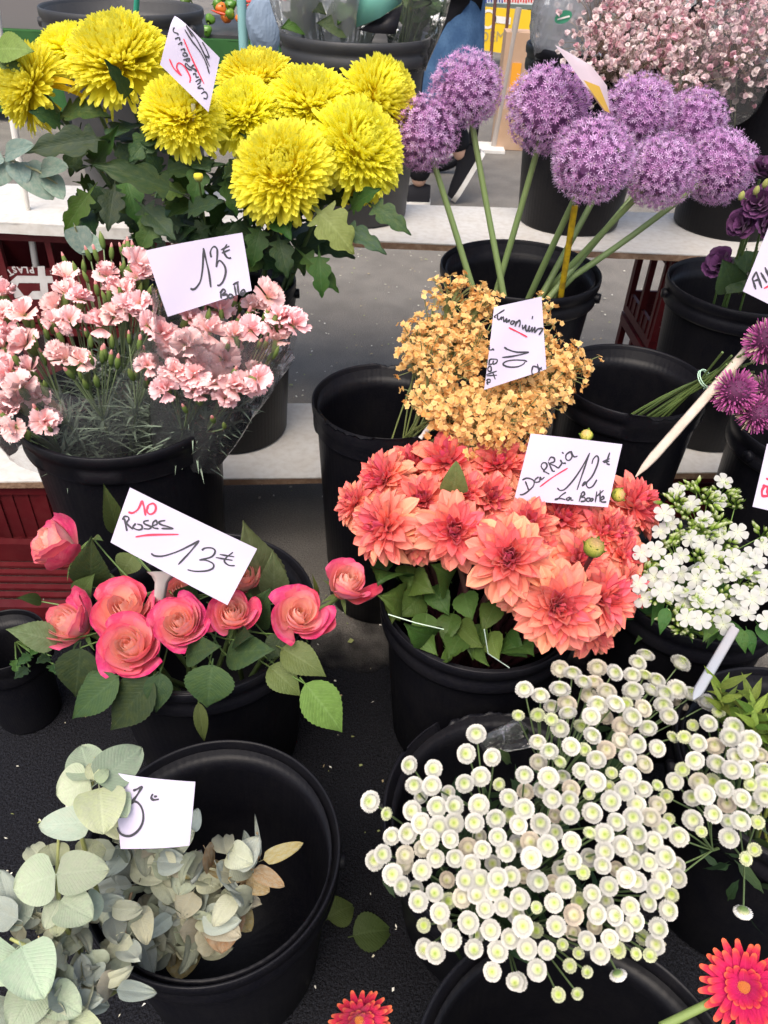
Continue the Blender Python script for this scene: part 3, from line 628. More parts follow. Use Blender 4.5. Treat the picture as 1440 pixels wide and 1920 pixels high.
for k in range(52):
    x, y = rng.uniform(120, 560), rng.uniform(300, 500)
    if x < 260 and y > 430: continue
    b = P(x, y, Y=1.47 + rng.uniform(-.03, .10)); an = rng.uniform(0, 2 * pi); t = P(x + 62 * math.cos(an), y + 48 * math.sin(an) - 12, Y=1.45 + rng.uniform(-.06, .06))
    put_leaf(CT[int(rng.integers(10))], LCH[int(rng.integers(3))], b, t, rng.uniform(40, 58) * dep(b) / FPX, ratio=.62, nh=tocam(b) + UP * .5 + rng.normal(0, .3, 3))
p = P(372, 332, Y=1.38); g = G(); g.lathe([(0, -.008), (.005, -.007), (.0085, 0), (.0075, .005), (0, .007)], 14, (.8, .62, .03), cols=[(.1, .16, .04), (.12, .18, .05), (.5, .45, .05), (.8, .62, .03), (.85, .7, .05)]); CT[3].part('bud', g.mesh('bud', MPETAL), mat4(t=p)); bez_stem(CT[3], p, P(385, 420, Y=1.45), r=.002)

# ---- giant purple alliums
def allium_mesh(seed, N=760, small=False):
    r = np.random.default_rng(seed); g = G()
    g.lathe([(0, -.55), (.28, -.46), (.46, -.28), (.55, 0), (.46, .28), (.28, .46), (0, .55)], 18, (.28, .12, .29))
    for i in range(N):
        th = math.acos(1 - 2 * (i + .5) / N); phi = i * GOLD + r.normal(0, .05); R = r.uniform(.80, 1.0)
        if r.random() < .2: R *= .86
        d = np.array([math.sin(th) * math.cos(phi), math.sin(th) * math.sin(phi), math.cos(th)]); d = nrm(d + r.normal(0, .06, 3))
        B = frame(d, r.uniform(0, 1)); c = d * R * .88
        br = r.uniform(.8, 1.15); col = np.array([.63, .33, .62]) * br if r.random() < .6 else np.array([.74, .50, .76]) * br
        g.add([d * .12 + B[:, 0] * .006, d * .12 - B[:, 0] * .006, c - B[:, 0] * .006, c + B[:, 0] * .006], [(0, 1, 2, 3)], (.22, .10, .22))
        for k in range(6):
            a = k * pi / 3; e = math.cos(a) * B[:, 0] + math.sin(a) * B[:, 1]; s_ = -math.sin(a) * B[:, 0] + math.cos(a) * B[:, 1]; L = r.uniform(.085, .12)
            tip = c + e * L * .85 + d * r.uniform(.03, .085); m1 = c + e * L * .4 + d * .035
            g.add([c, m1 + s_ * .013, tip, m1 - s_ * .013], [(0, 1, 2, 3)], np.array([col * .7, col, col * 1.35, col]))
        ov = c + d * .02
        if r.random() < .6:
            cc = (.62, .60, .42) if r.random() < .3 else (.66, .5, .66)
            s0 = .012; g.add([ov + B[:, 0] * s0, ov + B[:, 1] * s0, ov - B[:, 0] * s0, ov - B[:, 1] * s0, ov + d * .04], [(0, 1, 4), (1, 2, 4), (2, 3, 4), (3, 0, 4)], cc)
        for k in range(3):
            a = r.uniform(0, 6); e = math.cos(a) * B[:, 0] + math.sin(a) * B[:, 1]; q = c + d * .10 + e * .07
            g.add([c, q + B[:, 0] * .005, q + d * .014, q - B[:, 1] * .005], [(0, 1, 2, 3)], (.55, .42, .6))
    return g.mesh('flower_head', MFLORET, False)
ALM = [allium_mesh(1), allium_mesh(2)]
for i, (px, py, r, Y, bx, by, lab) in enumerate([
    (795, 250, 82, 1.60, 870, 500, 'purple allium at the far left, touching the yellow chrysanthemum'),
    (874, 166, 82, 1.63, 936, 520, 'tallest purple allium, standing in front of the person in denim'),
    (1028, 206, 96, 1.58, 942, 520, 'purple allium left of the curled lilac tag'),
    (1112, 300, 93, 1.46, 1010, 530, 'nearest and largest purple allium, in the middle of the bunch'),
    (1198, 212, 82, 1.68, 1035, 530, 'pale purple allium under the pink gypsophila'),
    (1240, 322, 82, 1.52, 1052, 530, 'low purple allium right of the middle, at the front'),
    (1302, 228, 72, 1.70, 1062, 530, 'purple allium at the back right, below the clear film'),
    (1350, 314, 80, 1.60, 1075, 530, 'purple allium at the far right of the bunch')]):
    p = P(px, py, Y=Y); R = r * dep(p) / FPX; m_ = P(bx, by - 12, Y=1.585 + .008 * (i % 3)); bt = m_ + (m_ - p) * .55; bt[2] = max(bt[2], .32); bt = m_ + (m_ - p) * ((m_[2] - .33) / max(.05, p[2] - m_[2]))
    bt[:2] = np.clip(bt[:2], np.array(CB['allium']) - .085, np.array(CB['allium']) + .085)
    T = Thing('allium', lab, 'allium', bt, 'giant purple alliums')
    T.part('flower_head', ALM[i % 2], mat4(frame(nrm(p - m_), i * 1.1), p, R * np.array([.96, .92, .90])), kind='stuff')
    g = G(); ps = np.vstack([curve(p, (p + m_) / 2 + rng.normal(0, .006, 3), m_, 8), curve(m_, (m_ + bt) / 2, bt, 5)[1:]])
    g.tube(ps, [.0055, .0075], 10, [(.20, .26, .10), (.17, .25, .09), (.24, .30, .12)]); T.part('stem', g.mesh('stem', MSTEM))

# ---- apricot statice (limonium)
def floret_cluster(g, p, d, s, r):
    B = frame(d, r.uniform(0, 6))
    for j in range(r.integers(3, 6)):
        c = p + B @ (r.normal(0, .8, 3) * [1, 1, .5]) * s; dd = nrm(d + r.normal(0, .55, 3)); Bj = frame(dd, r.uniform(0, 6))
        col = np.array([.93, .61, .27]) * r.uniform(.86, 1.0) if r.random() < .6 else (np.array([.92, .65, .30]) if r.random() < .7 else np.array([.84, .40, .13]))
        V = [c - dd * s * .9]; C = [(.40, .36, .10)]
        for k in range(10):
            a = k * pi / 5; rr = s * (1.0 if k % 2 == 0 else .72) * r.uniform(.85, 1.15); V.append(c + Bj[:, 0] * math.cos(a) * rr + Bj[:, 1] * math.sin(a) * rr + dd * s * r.uniform(-.05, .25)); C.append(col * r.uniform(.9, 1.06))
        V.append(c + dd * s * .12); C.append(np.array([.86, .54, .16]) * r.uniform(.8, 1.1))
        g.add(V, [(11, 1 + k, 1 + (k + 1) % 10) for k in range(10)], np.array(C))
LPX = [(845, 548), (900, 568), (800, 610), (860, 620), (1005, 600), (785, 668), (840, 680), (905, 640), (960, 690), (1060, 690), (1082, 690), (800, 730), (868, 742), (930, 740), (990, 720), (1040, 745), (820, 770), (890, 800), (950, 800), (1005, 790), (895, 832), (960, 840), (770, 640), (1020, 660)]
lb = np.array([.02, 1.16, .40])
for i, (px, py) in enumerate(LPX):
    px = 928 + (px - 928) * .90; py = py if py < 780 else py - 16
    Y = 1.17 + (690 - py) * .0011 + rng.uniform(-.03, .03); p = P(px, py, Y=Y)
    T = Thing('statice_sprig', 'sprig of apricot statice from the loose bunch leaning out of the tall ragged bucket', 'statice', lb + rng.normal(0, .012, 3), 'apricot statice sprigs')
    d = nrm(p - lb); g = G(); gs = G(); gs.tube(curve(T.base, T.base * .5 + p * .5 + [0, 0, .02], p - d * .03, 10), .0016, 5, (.16, .19, .06))
    for k in range(54):
        q = p + rng.normal(0, .0198, 3) * [1, 1, .85] + d * rng.uniform(-.025, .02); out = nrm(.6 * (q - p) / .03 + .6 * d + .35 * tocam(q))
        floret_cluster(g, q, out, .0057, rng); gs.tube([p - d * rng.uniform(.035, .06), (p - d * .02 + q) / 2, q], .0008, 4, (.17, .20, .07), cap=False)
    T.part('florets', g.mesh('florets', MFLORET), kind='stuff'); T.part('stem', gs.mesh('stem', MSTEM))

# ---- coral dahlias
DH = [(722, 898, 66, .98, (-.75, -.35, .6), 'coral dahlia at the upper left, in profile against the dark bucket'), (724, 990, 80, .86, (-.65, -.55, .55), 'coral dahlia at the far left with a petal pointing out over the roses'),
      (851, 997, 82, .82, (-.05, -.75, .75), 'coral dahlia facing the viewer with an open crimson centre'), (953, 1048, 90, .77, (-.1, -.65, .8), 'large coral dahlia in the middle of the front row with dropping lower petals'),
      (1046, 1138, 96, .73, (-.05, -.75, .65), 'lowest coral dahlia, hanging over the bucket rim'), (1128, 1122, 82, .78, (.4, -.6, .7), 'coral dahlia at the lower right beside the white phlox'),
      (1184, 952, 74, .99, (.6, -.35, .7), 'red orange dahlia right of its price tag'), (838, 868, 78, 1.03, (-.25, -.3, .95), 'coral dahlia at the back left, above the heart shaped leaf'),
      (934, 872, 70, 1.02, (0, -.4, .9), 'coral dahlia at the back under the statice'), (792, 940, 64, .93, (-.25, -.55, .85), 'pink coral dahlia wedged between the left blooms'),
      (915, 935, 66, .93, (.1, -.55, .85), 'coral dahlia in the middle, left of the price tag'), (1052, 972, 74, .92, (.1, -.5, .9), 'coral dahlia with a crimson centre just under the price tag'),
      (1124, 1000, 68, .90, (.35, -.5, .8), 'coral dahlia behind the green bud'), (990, 880, 62, 1.04, (.1, -.3, .95), 'coral dahlia mostly hidden by the price tag'),
      (1085, 1052, 66, .82, (.15, -.65, .75), 'coral dahlia beside the dark stem of the green bud'), (990, 985, 62, .86, (.0, -.6, .8), 'coral dahlia half covered by the large middle bloom'), (1165, 1045, 62, .87, (.6, -.4, .7), 'coral dahlia at the right edge of the bunch touching the phlox'),
      (775, 872, 56, 1.05, (-.4, -.3, .9), 'small coral dahlia at the back left between the ragged bucket and the leaf'), (868, 925, 58, .93, (-.1, -.5, .85), 'coral dahlia just below the heart shaped leaf'), (1010, 1045, 60, .84, (.1, -.6, .8), 'coral dahlia squeezed between the large middle bloom and the dark bud stem'), (1105, 1178, 62, .79, (.3, -.7, .6), 'coral dahlia low at the right, under its neighbours'),
      (668, 945, 54, .95, (-.7, -.3, .6), 'small coral dahlia between the two blooms at the left edge of its bunch'), (788, 1012, 56, .87, (-.3, -.6, .7), 'coral dahlia behind the gap between the far left and the crimson centred bloom'), (905, 1010, 58, .86, (0, -.6, .8), 'coral dahlia deep behind the large middle bloom'), (890, 880, 56, 1.03, (-.1, -.3, 1), 'coral dahlia at the very back between the leaf and the statice'),
      (1000, 930, 56, .98, (.1, -.5, .85), 'coral dahlia tucked in at the lower left corner of the price tag'), (1150, 1000, 58, .90, (.4, -.4, .8), 'coral dahlia between the red orange bloom and the green bud'), (1170, 1100, 58, .82, (.6, -.5, .6), 'coral dahlia at the lower right edge, behind its larger neighbour'), (985, 1110, 58, .79, (-.1, -.75, .6), 'coral dahlia to the left of the lowest bloom'), (1090, 930, 54, .99, (.2, -.4, .9), 'coral dahlia right below the price tag, in its shade')]
DT = []; MAR = (.045, .012, .018)
for i, (px, py, r, Y, ax, lab) in enumerate(DH):
    p = P(px, py, Y=Y); R = .97 * r * dep(p) / FPX; b = inb('dahlia', .05, rng.uniform(-.05, .05), rng.uniform(-.05, .05)); T = Thing('dahlia', lab, 'dahlia', b, 'coral dahlias'); DT.append(T)
    dahlia(T, p, R, ax, i + 3, (1.0, 1.0, 1.02, .98, 1.0, 1.0, .95, 1.0, 1.0, 1.0, 1., 1, 1, 1, 1, 1, 1)[i % 17], (.3, 0, .7, .3, -.1, .3, 1.0, 0, 0, .4, .2, .8, .4, .3, .3, .4, .3)[i % 17], int(rng.integers(92, 118)))
    st = p - nrm(ax) * R * .25; mp = inb('dahlia', .31, np.clip((st[0] - b[0]) * .6, -.1, .1), np.clip((st[1] - b[1]) * .6, -.1, .1))
    g = G(); g.tube(np.vstack([curve(st, (st - nrm(ax) * .05), mp, 7), curve(mp, (mp + b) / 2, b, 5)[1:]]), [.0045, .0065], 8, [(.10, .07, .03), MAR, MAR]); T.part('stem', g.mesh('stem', MSTEM))
def budpart(T, p, ax, s, cols, name='bud'):
    g = G(); g.lathe([(0, -.75), (.35, -.7), (.75, -.3), (.86, .1), (.7, .5), (.35, .8), (0, .86)], 16, cols=cols)
    for k in range(7):
        V, F, tx = strip(1.05, .62, p_ovate, .3, .0, .5, 5, 2); g.add(V, F, cmix(tx[:, 1], (.10, .19, .03), (.20, .30, .05)), tx, M=pl_M(k * 2 * pi / 7, .55 + .25 * (k % 2), .62, -.78))
    T.part(name, g.mesh(name, MLEAF), mat4(frame(ax), p, s))
yb = [(.08, .17, .02), (.10, .20, .025), (.15, .26, .03), (.32, .40, .05), (.62, .54, .10), (.66, .42, .16), (.62, .36, .16)]
p = P(1113, 1028, Y=.76); budpart(DT[12], p, (.1, -.15, 1), .0165, yb); bez_stem(DT[12], p - [0, 0, .015], P(1078, 1098, Y=.80), r=.0035, c=MAR)
p = P(1158, 928, Y=.95); budpart(DT[6], p, (.5, -.5, .5), .013, yb); p = P(1100, 817, Y=1.05); budpart(DT[13], p, (-.3, -.3, .8), .012, yb)
bez_stem(DT[13], p, P(1095, 880, Y=1.05), r=.003)
LHE = leaf_mesh('leaf', MLEAF, lambda t: max(.02, min(1, (t * 5) ** .5) * (1 - t ** 1.6) ** .8), .95, (.16, .20, .06), (.19, .23, .08), 12, 6, .1, -.3, .12, 0, .02, 3)
b = P(850, 925, Y=.87); put_leaf(DT[7], LHE, b, P(856, 866, Y=.85), 58 * dep(b) / FPX, ratio=.95)
for k, (px, py, tx_, ty) in enumerate([(745, 1085, 712, 1060), (740, 1110, 735, 1170), (790, 1110, 750, 1160), (800, 1150, 790, 1215), (850, 1150, 830, 1205), (860, 1170, 905, 1215), (810, 1100, 840, 1150), (870, 1110, 885, 1165), (900, 1170, 880, 1235), (920, 1185, 935, 1240), (950, 1190, 975, 1230), (780, 1170, 820, 1230), (930, 1130, 905, 1180), (760, 1060, 770, 1110), (835, 1215, 860, 1245), (890, 1195, 915, 1250), (770, 1085, 800, 1105), (960, 1215, 1000, 1225), (725, 1040, 705, 1080), (845, 1090, 815, 1060), (755, 1130, 735, 1120), (865, 1190, 840, 1235), (815, 1190, 770, 1190)]):
    Y = .88 - (py - 1060) * .0007; b = P(px, py, Y=Y); t = P(tx_, ty, Y=Y - .05); put_leaf(DT[k % 6], LDA[k % 2], b, t, np.linalg.norm(t - b) * rng.uniform(.55, .8), ratio=.58, nh=tocam(b) + rng.normal(0, .35, 3))
g = G(); g.tube([P(728, 1152, Y=.745), P(780, 1168, Y=.735), P(832, 1180, Y=.74)], .0009, 5, (.6, .75, .6)); g2 = G(); g2.tube([P(908, 1180, Y=.735), P(915, 1225, Y=.73), P(955, 1252, Y=.73)], .0009, 5, (.6, .75, .65))
for gg in (g, g2): single('tie_string', 'pale string tied round the dahlia stems, ' + ('left piece' if gg is g else 'piece with a bend, by the dark stems'), 'string', gg.mesh('string', MSTEM))

# ---- roses
RS = [(98, 1018, 66, .86, (-.65, -.2, .75), [2, 3, 3, 3, 3, 3, 2], .95, [(2.2, .25), (5.0, .35)], 'rose at the far left, in profile with one upright crimson petal'),
      (125, 1168, 62, .74, (-.45, -.35, .85), [2, 3, 3, 3, 3, 3, 2, 1], 1.0, [(3.9, .5)], 'rose at the lower left with a wide crimson outer petal'),
      (232, 1138, 64, .76, (.0, -.35, .95), [2, 2, 2, 2, 3, 3, 3, 3], 1.2, [], 'wide open peach rose in the second row, left of the tag holder'),
      (243, 1210, 65, .69, (-.05, -.45, .9), [2, 3, 3, 3, 4, 4, 4, 4], 1.1, [], 'lowest rose, tightly spiralled and facing the viewer'),
      (336, 1168, 58, .71, (-.05, -.42, .9), [2, 3, 3, 3, 3, 3, 4, 4], 1.1, [], 'rose in the centre of the front row'),
      (435, 1150, 55, .73, (.1, -.35, .9), [2, 3, 3, 3, 3, 3, 3, 2], 1.0, [], 'rose under the lower right corner of its price tag'),
      (562, 1150, 60, .73, (.2, -.42, .9), [2, 2, 2, 2, 3, 3, 3, 3], 1.15, [(3.0, .25)], 'open peach rose right of the centre with a folded pink petal'),
      (652, 1090, 58, .81, (.3, -.2, .9), [2, 3, 3, 3, 3, 3, 2], .95, [(3.4, .2)], 'rose at the far right, leaning out of its bunch'),
      (342, 1105, 48, .83, (0, -.3, 1), [2, 3, 4, 4, 3, 3], 1.0, [], 'rose mostly hidden behind the holder of the price tag'),
      (455, 1085, 54, .84, (.2, -.3, .9), [2, 3, 3, 3, 3, 2], 1.0, [(.5, .2)], 'rose peeping out behind the right end of the price tag')]
RT = []
for i, (px, py, r, Y, ax, rings, op, ex, lab) in enumerate(RS):
    p = P(px, py, Y=Y); R = r * dep(p) / FPX; b = inb('rose', .06, rng.uniform(-.06, .06), rng.uniform(-.06, .06)); T = Thing('rose', lab.replace('rose', 'pink and peach rose', 1), 'rose', b, 'ten pink and peach roses'); RT.append(T)
    rose(T, p, R, ax, i + 50, rings, op, ex); st = p - nrm(ax) * R * .85; mp = inb('rose', .33, np.clip(st[0] - CB['rose'][0], -.13, .13), np.clip(st[1] - CB['rose'][1], -.12, .12))
    g = G(); g.tube(np.vstack([curve(st, st - nrm(ax) * .04, mp, 7), curve(mp, (mp + b) / 2, b, 5)[1:]]), [.0035, .0045], 8, [(.12, .16, .05), (.08, .13, .04)]); T.part('stem', g.mesh('stem', MSTEM))
for (i, bx, by, tx_, ty, wpx, Y, me) in [(9, 500, 1128, 462, 988, 84, .87, LROP), (9, 515, 1120, 512, 1040, 50, .85, LROP), (0, 172, 1100, 168, 1018, 66, .84, LRO[0]), (0, 152, 1128, 162, 1084, 46, .83, LRO[1]), (1, 108, 1203, 16, 1178, 52, .72, LROP), (1, 150, 1215, 140, 1310, 72, .70, LRO[2]), (3, 222, 1268, 126, 1352, 62, .655, LRO[0]), (3, 286, 1272, 203, 1372, 78, .655, LRO[2]), (4, 300, 1262, 292, 1338, 48, .66, LRO[2]), (4, 398, 1246, 386, 1334, 84, .66, LRO[0]), (4, 372, 1318, 384, 1398, 24, .645, LRO[1]), (5, 425, 1228, 512, 1216, 62, .70, LRO[2]), (6, 528, 1216, 614, 1266, 56, .70, LRO[1]), (6, 505, 1250, 566, 1304, 52, .685, LRO[1]), (6, 572, 1282, 648, 1378, 78, .66, LROG), (1, 78, 1128, 38, 1118, 22, .80, LRO[1]), (0, 222, 1000, 198, 918, 34, .90, LRO[1]), (8, 355, 1140, 360, 1100, 60, .80, LRO[0]), (5, 480, 1170, 500, 1110, 56, .78, LRO[0]), (6, 530, 1190, 500, 1240, 40, .72, LRO[0]), (4, 350, 1230, 410, 1210, 50, .69, LRO[2]), (8, 250, 1040, 225, 1080, 46, .88, LRO[1]), (0, 175, 1010, 188, 1008, 14, .84, LRO[1]), (7, 595, 1120, 588, 1080, 10, .78, LROG), (1, 100, 1180, 60, 1210, 40, .74, LRO[2]), (3, 200, 1270, 150, 1300, 44, .68, LRO[0]), (5, 440, 1200, 470, 1190, 40, .71, LRO[2])]:
    b, t = P(bx, by, Y=Y), P(tx_, ty, Y=Y - .03); put_leaf(RT[i], me, b, t, wpx * 1.08 * dep(b) / FPX, ratio=.60)
    c = inb('rose', .36, rng.uniform(-.05, .05), rng.uniform(-.05, .05)); g = G(); g.tube(curve(b, b * .6 + c * .4 + [0, 0, -.02], c, 6), .0012, 5, SG); RT[i].part('leaf_stalk', g.mesh('leaf_stalk', MSTEM))

# ---- spray carnations
def carn_flower(seed, n=7):
    r = np.random.default_rng(seed); g = G(); gr = (.13, .20, .05)
    g.lathe([(0, -1.05), (.16, -1.02), (.24, -.8), (.26, -.4), (.20, -.1), (.15, 0)], 12, cols=[SG, SG, gr, gr, (.18, .25, .07), (.25, .3, .1)])
    for k in range(n):
        a = k * GOLD + r.normal(0, .25); th = r.uniform(.8, 1.5) if k < 5 else r.uniform(.15, .8)
        V, F, tx = strip(1.0 * r.uniform(.85, 1.1), 1.05 * r.uniform(.8, 1.15), lambda t: .16 + .84 * min(1, max(0, (t - .15) / .6)) ** .9 * (1 if t < .85 else (1 - ((t - .85) / .15) ** 2 * .30)), r.uniform(-.25, .3), .35, r.uniform(-1.0, -.1), 7, 10, .11, r.uniform(1.6, 3.2), .10, 0, k + seed)
        V = V.copy(); V[-11:, 1] += .045 * np.where(np.arange(11) % 2, 1, -1)
        c = cmix(tx[:, 1], (.62, .40, .22), (.86, .46, .44), (.90, .56, .55), (.92, .63, .62)) * r.uniform(.94, 1.04)
        g.add(V, F, c, tx, M=pl_M(a, th, .06, -.12))
    return g.mesh('flower', MPETALV)
CAF = [carn_flower(s, n) for s, n in ((1, 8), (2, 11), (3, 9), (4, 8), (5, 12))]
def carn_bud(pink):
    g = G(); gr = (.13, .20, .05)
    g.lathe([(0, -1), (.16, -.98), (.30, -.6), (.34, 0), (.24, .5), (.13, .75)], 10, cols=[SG, SG, gr, (.15, .23, .06), (.22, .30, .08), (.26, .32, .10)])
    g.lathe([(.17, .45), (.21, .7), (.16 * pink, .85 + .25 * pink), (0, 1 + .3 * pink)], 8, cols=[(.7, .25, .2), (.80, .35, .32), (.82, .40, .38), (.84, .45, .42)]) if pink else g.lathe([(.14, .72), (.06, .95), (0, 1.0)], 8, (.24, .30, .1))
    return g.mesh('bud', MFLORET)
CAB = [carn_bud(0), carn_bud(.7), carn_bud(1.1)]
CF = [(8, 553), (44, 589), (8, 629), (48, 645), (20, 698), (56, 694), (24, 754), (72, 746), (28, 803), (125, 521), (107, 577), (201, 517), (254, 496), (258, 520), (242, 581), (189, 609), (262, 569), (153, 678), (109, 662), (278, 686), (278, 609), (354, 597), (391, 621), (350, 646), (370, 678), (419, 674), (439, 629), (471, 617), (395, 561), (503, 557), (540, 605), (519, 637), (523, 597), (475, 577), (483, 710), (443, 726), (407, 718), (374, 738), (322, 698), (310, 730), (366, 702), (84, 790), (150, 560), (215, 545), (130, 600), (10, 590), (330, 650)]
CBD = [(191, 450), (121, 488), (157, 500), (209, 472), (165, 476), (153, 561), (143, 597), (181, 541), (205, 553), (225, 545), (262, 545), (282, 545), (173, 670), (181, 714), (197, 662), (221, 678), (246, 702), (274, 718), (262, 645), (242, 633), (76, 605), (80, 670), (85, 722), (68, 770), (8, 782), (30, 674), (52, 815), (93, 802), (362, 565), (338, 571), (387, 560), (391, 593), (415, 588), (451, 573), (463, 593), (499, 589), (515, 600), (487, 645), (499, 645), (507, 670), (463, 714), (427, 650), (387, 702), (346, 766), (399, 786), (330, 702), (232, 500), (250, 470), (240, 462), (170, 640), (210, 640), (290, 590), (290, 640), (130, 700), (160, 720), (228, 470), (445, 640), (420, 700), (112, 630), (66, 640)]
items = [(x, y, 'f') for x, y in CF] + [(x, y, 'b') for x, y in CBD]
for x, y in CF[::2]: items.append((x + rng.uniform(-30, 30), y + rng.uniform(-24, 30), 'f'))
for x, y in CBD[::2]: items.append((x + rng.uniform(-26, 26), y + rng.uniform(-20, 30), 'b'))
items = [q for q in items if not (q[0] > 290 and q[0] < 470 and q[1] < 548)]
def cY(x, y): return (1.14 + (640 - y) * .0008) if x < 300 else (1.10 + (640 - y) * .0007)
pts = np.array([(x, y) for x, y, _ in items], float)
def kmeans(pts, k, seed=0):
    r = np.random.default_rng(seed); C = pts[r.choice(len(pts), k, replace=False)]
    for _ in range(15):
        lab = np.argmin(((pts[:, None] - C[None]) ** 2).sum(2), 1)
        C = np.array([pts[lab == j].mean(0) if (lab == j).any() else C[j] for j in range(k)])
    return lab, C
lab_, C_ = kmeans(pts, 17, 3)
for j in range(17):
    ids = np.where(lab_ == j)[0]
    if not len(ids): continue
    wrapped = C_[j][0] > 300; b = inb('carn', .30, rng.uniform(-.04, .05) + (.06 if wrapped else -.02), rng.uniform(-.06, .04))
    T = Thing('carnation_spray', 'pale pink spray carnation inside the clear sleeve right of its bunch' if wrapped else 'pale pink spray carnation in the left part of the carnation bunch', 'carnation', b, 'wrapped pink carnations' if wrapped else 'pink carnations')
    pos = []
    for i in ids:
        x, y, k = items[i]; pos.append(P(x, y, Y=cY(x, y) + rng.uniform(-.025, .02)))
    cen = np.mean(pos, 0); fork = cen + (b - cen) * .38; ms = fork * .5 + b * .5 + rng.normal(0, .01, 3); gs = G()
    gs.tube(curve(fork, ms, b, 8), [.0018, .0026], 6, [(.16, .22, .10), (.13, .19, .09)])
    for i, p in zip(ids, pos):
        k = items[i][2]; out = nrm((p - fork) + np.array([0, 0, .01])); ax = nrm(out + .5 * tocam(p) + rng.normal(0, .25, 3)) if k == 'f' else nrm(out + UP * .6 + rng.normal(0, .2, 3))
        s = rng.uniform(.022, .031) if k == 'f' else rng.uniform(.0105, .0155)
        T.part('flower' if k == 'f' else 'bud', CAF[int(rng.integers(5))] if k == 'f' else CAB[int(rng.choice([0, 0, 1, 1, 2]))], mat4(frame(ax, rng.uniform(0, 6)), p, s))
        gs.tube(curve(p - ax * s * .95, fork * .4 + p * .6 - ax * s, fork, 6), .0013, 5, (.17, .23, .11), cap=False)
    T.part('stem', gs.mesh('stem', MSTEM))
    gl = G()
    for k in range(46):
        q = fork + (b - fork) * rng.uniform(-.05, .48); d = nrm(rng.normal(0, 1, 3) * [1, .8, .35] + [0, -.25, .6]); L = rng.uniform(.04, .09)
        V, F, tx = strip(L, .0055, p_lance, .4, 0, rng.uniform(-1, .3), 6, 2); gl.add(V, F, np.array([.19, .25, .18]) * rng.uniform(.6, 1.3), tx, M=mat4(frame_y(d), q) if 0 else mat4(np.stack([nrm(np.cross(d, UP)), d, nrm(np.cross(np.cross(d, UP), d))], 1), q))
    T.part('leaves', gl.mesh('leaves', MSTEM), kind='stuff')
# ---- silvery eucalyptus, cut branches lying over the wide bucket
ET = []
eb = inb('euc', .05, -.03, 0)
for j, (pts, lab) in enumerate([([(178, 1420, .50), (172, 1470, .49), (150, 1560, .46), (190, 1700, .34), (300, 1750, .20)], 'fresh pale green eucalyptus branch standing highest beside the white 3 tag'),
                         ([(110, 1570, .45), (107, 1630, .45), (112, 1720, .43), (160, 1800, .36), (290, 1780, .2)], 'fresh eucalyptus branch with paired round leaves at the left edge of its bucket'),
                         ([(20, 1760, .45), (62, 1780, .45), (90, 1850, .43), (110, 1920, .40), (230, 1850, .22)], 'green eucalyptus branch at the lower left corner with a yellow stalk'),
                         ([(330, 1640, .28), (320, 1690, .25), (330, 1740, .22), (350, 1760, .16)], 'drying grey eucalyptus branch in the middle of its bucket below the 3 tag'),
                         ([(482, 1560, .34), (488, 1600, .32), (450, 1665, .28), (390, 1720, .2)], 'small dry eucalyptus sprig reaching into the empty half of the bucket'),
                         ([(250, 1660, .32), (235, 1720, .31), (240, 1790, .29), (300, 1780, .2)], 'drying eucalyptus branch hanging over the left rim of its bucket')]):
    c = [P(x, y, z=z) for x, y, z in pts]; T = Thing('eucalyptus_branch', lab, 'eucalyptus', c[-1], 'eucalyptus branches'); ET.append(T)
    cc = np.concatenate([np.linspace(c[k], c[k + 1], 5)[:-1] for k in range(len(c) - 1)] + [[c[-1]]]); g = G(); g.tube(cc, [.0015, .003], 7, (.34, .36, .12) if j < 3 else (.26, .17, .09)); T.part('stem', g.mesh('stem', MSTEM))
def eul(i, bx, by, tx_, ty, wpx, z, me, dz=0., tilt=None):
    b, t = P(bx, by, z=z), P(tx_, ty, z=z + dz); return put_leaf(ET[i], me, b, t, wpx * dep(b) / FPX, nh=(tocam(b) + .3 * UP if tilt is None else tilt), ratio=.86)
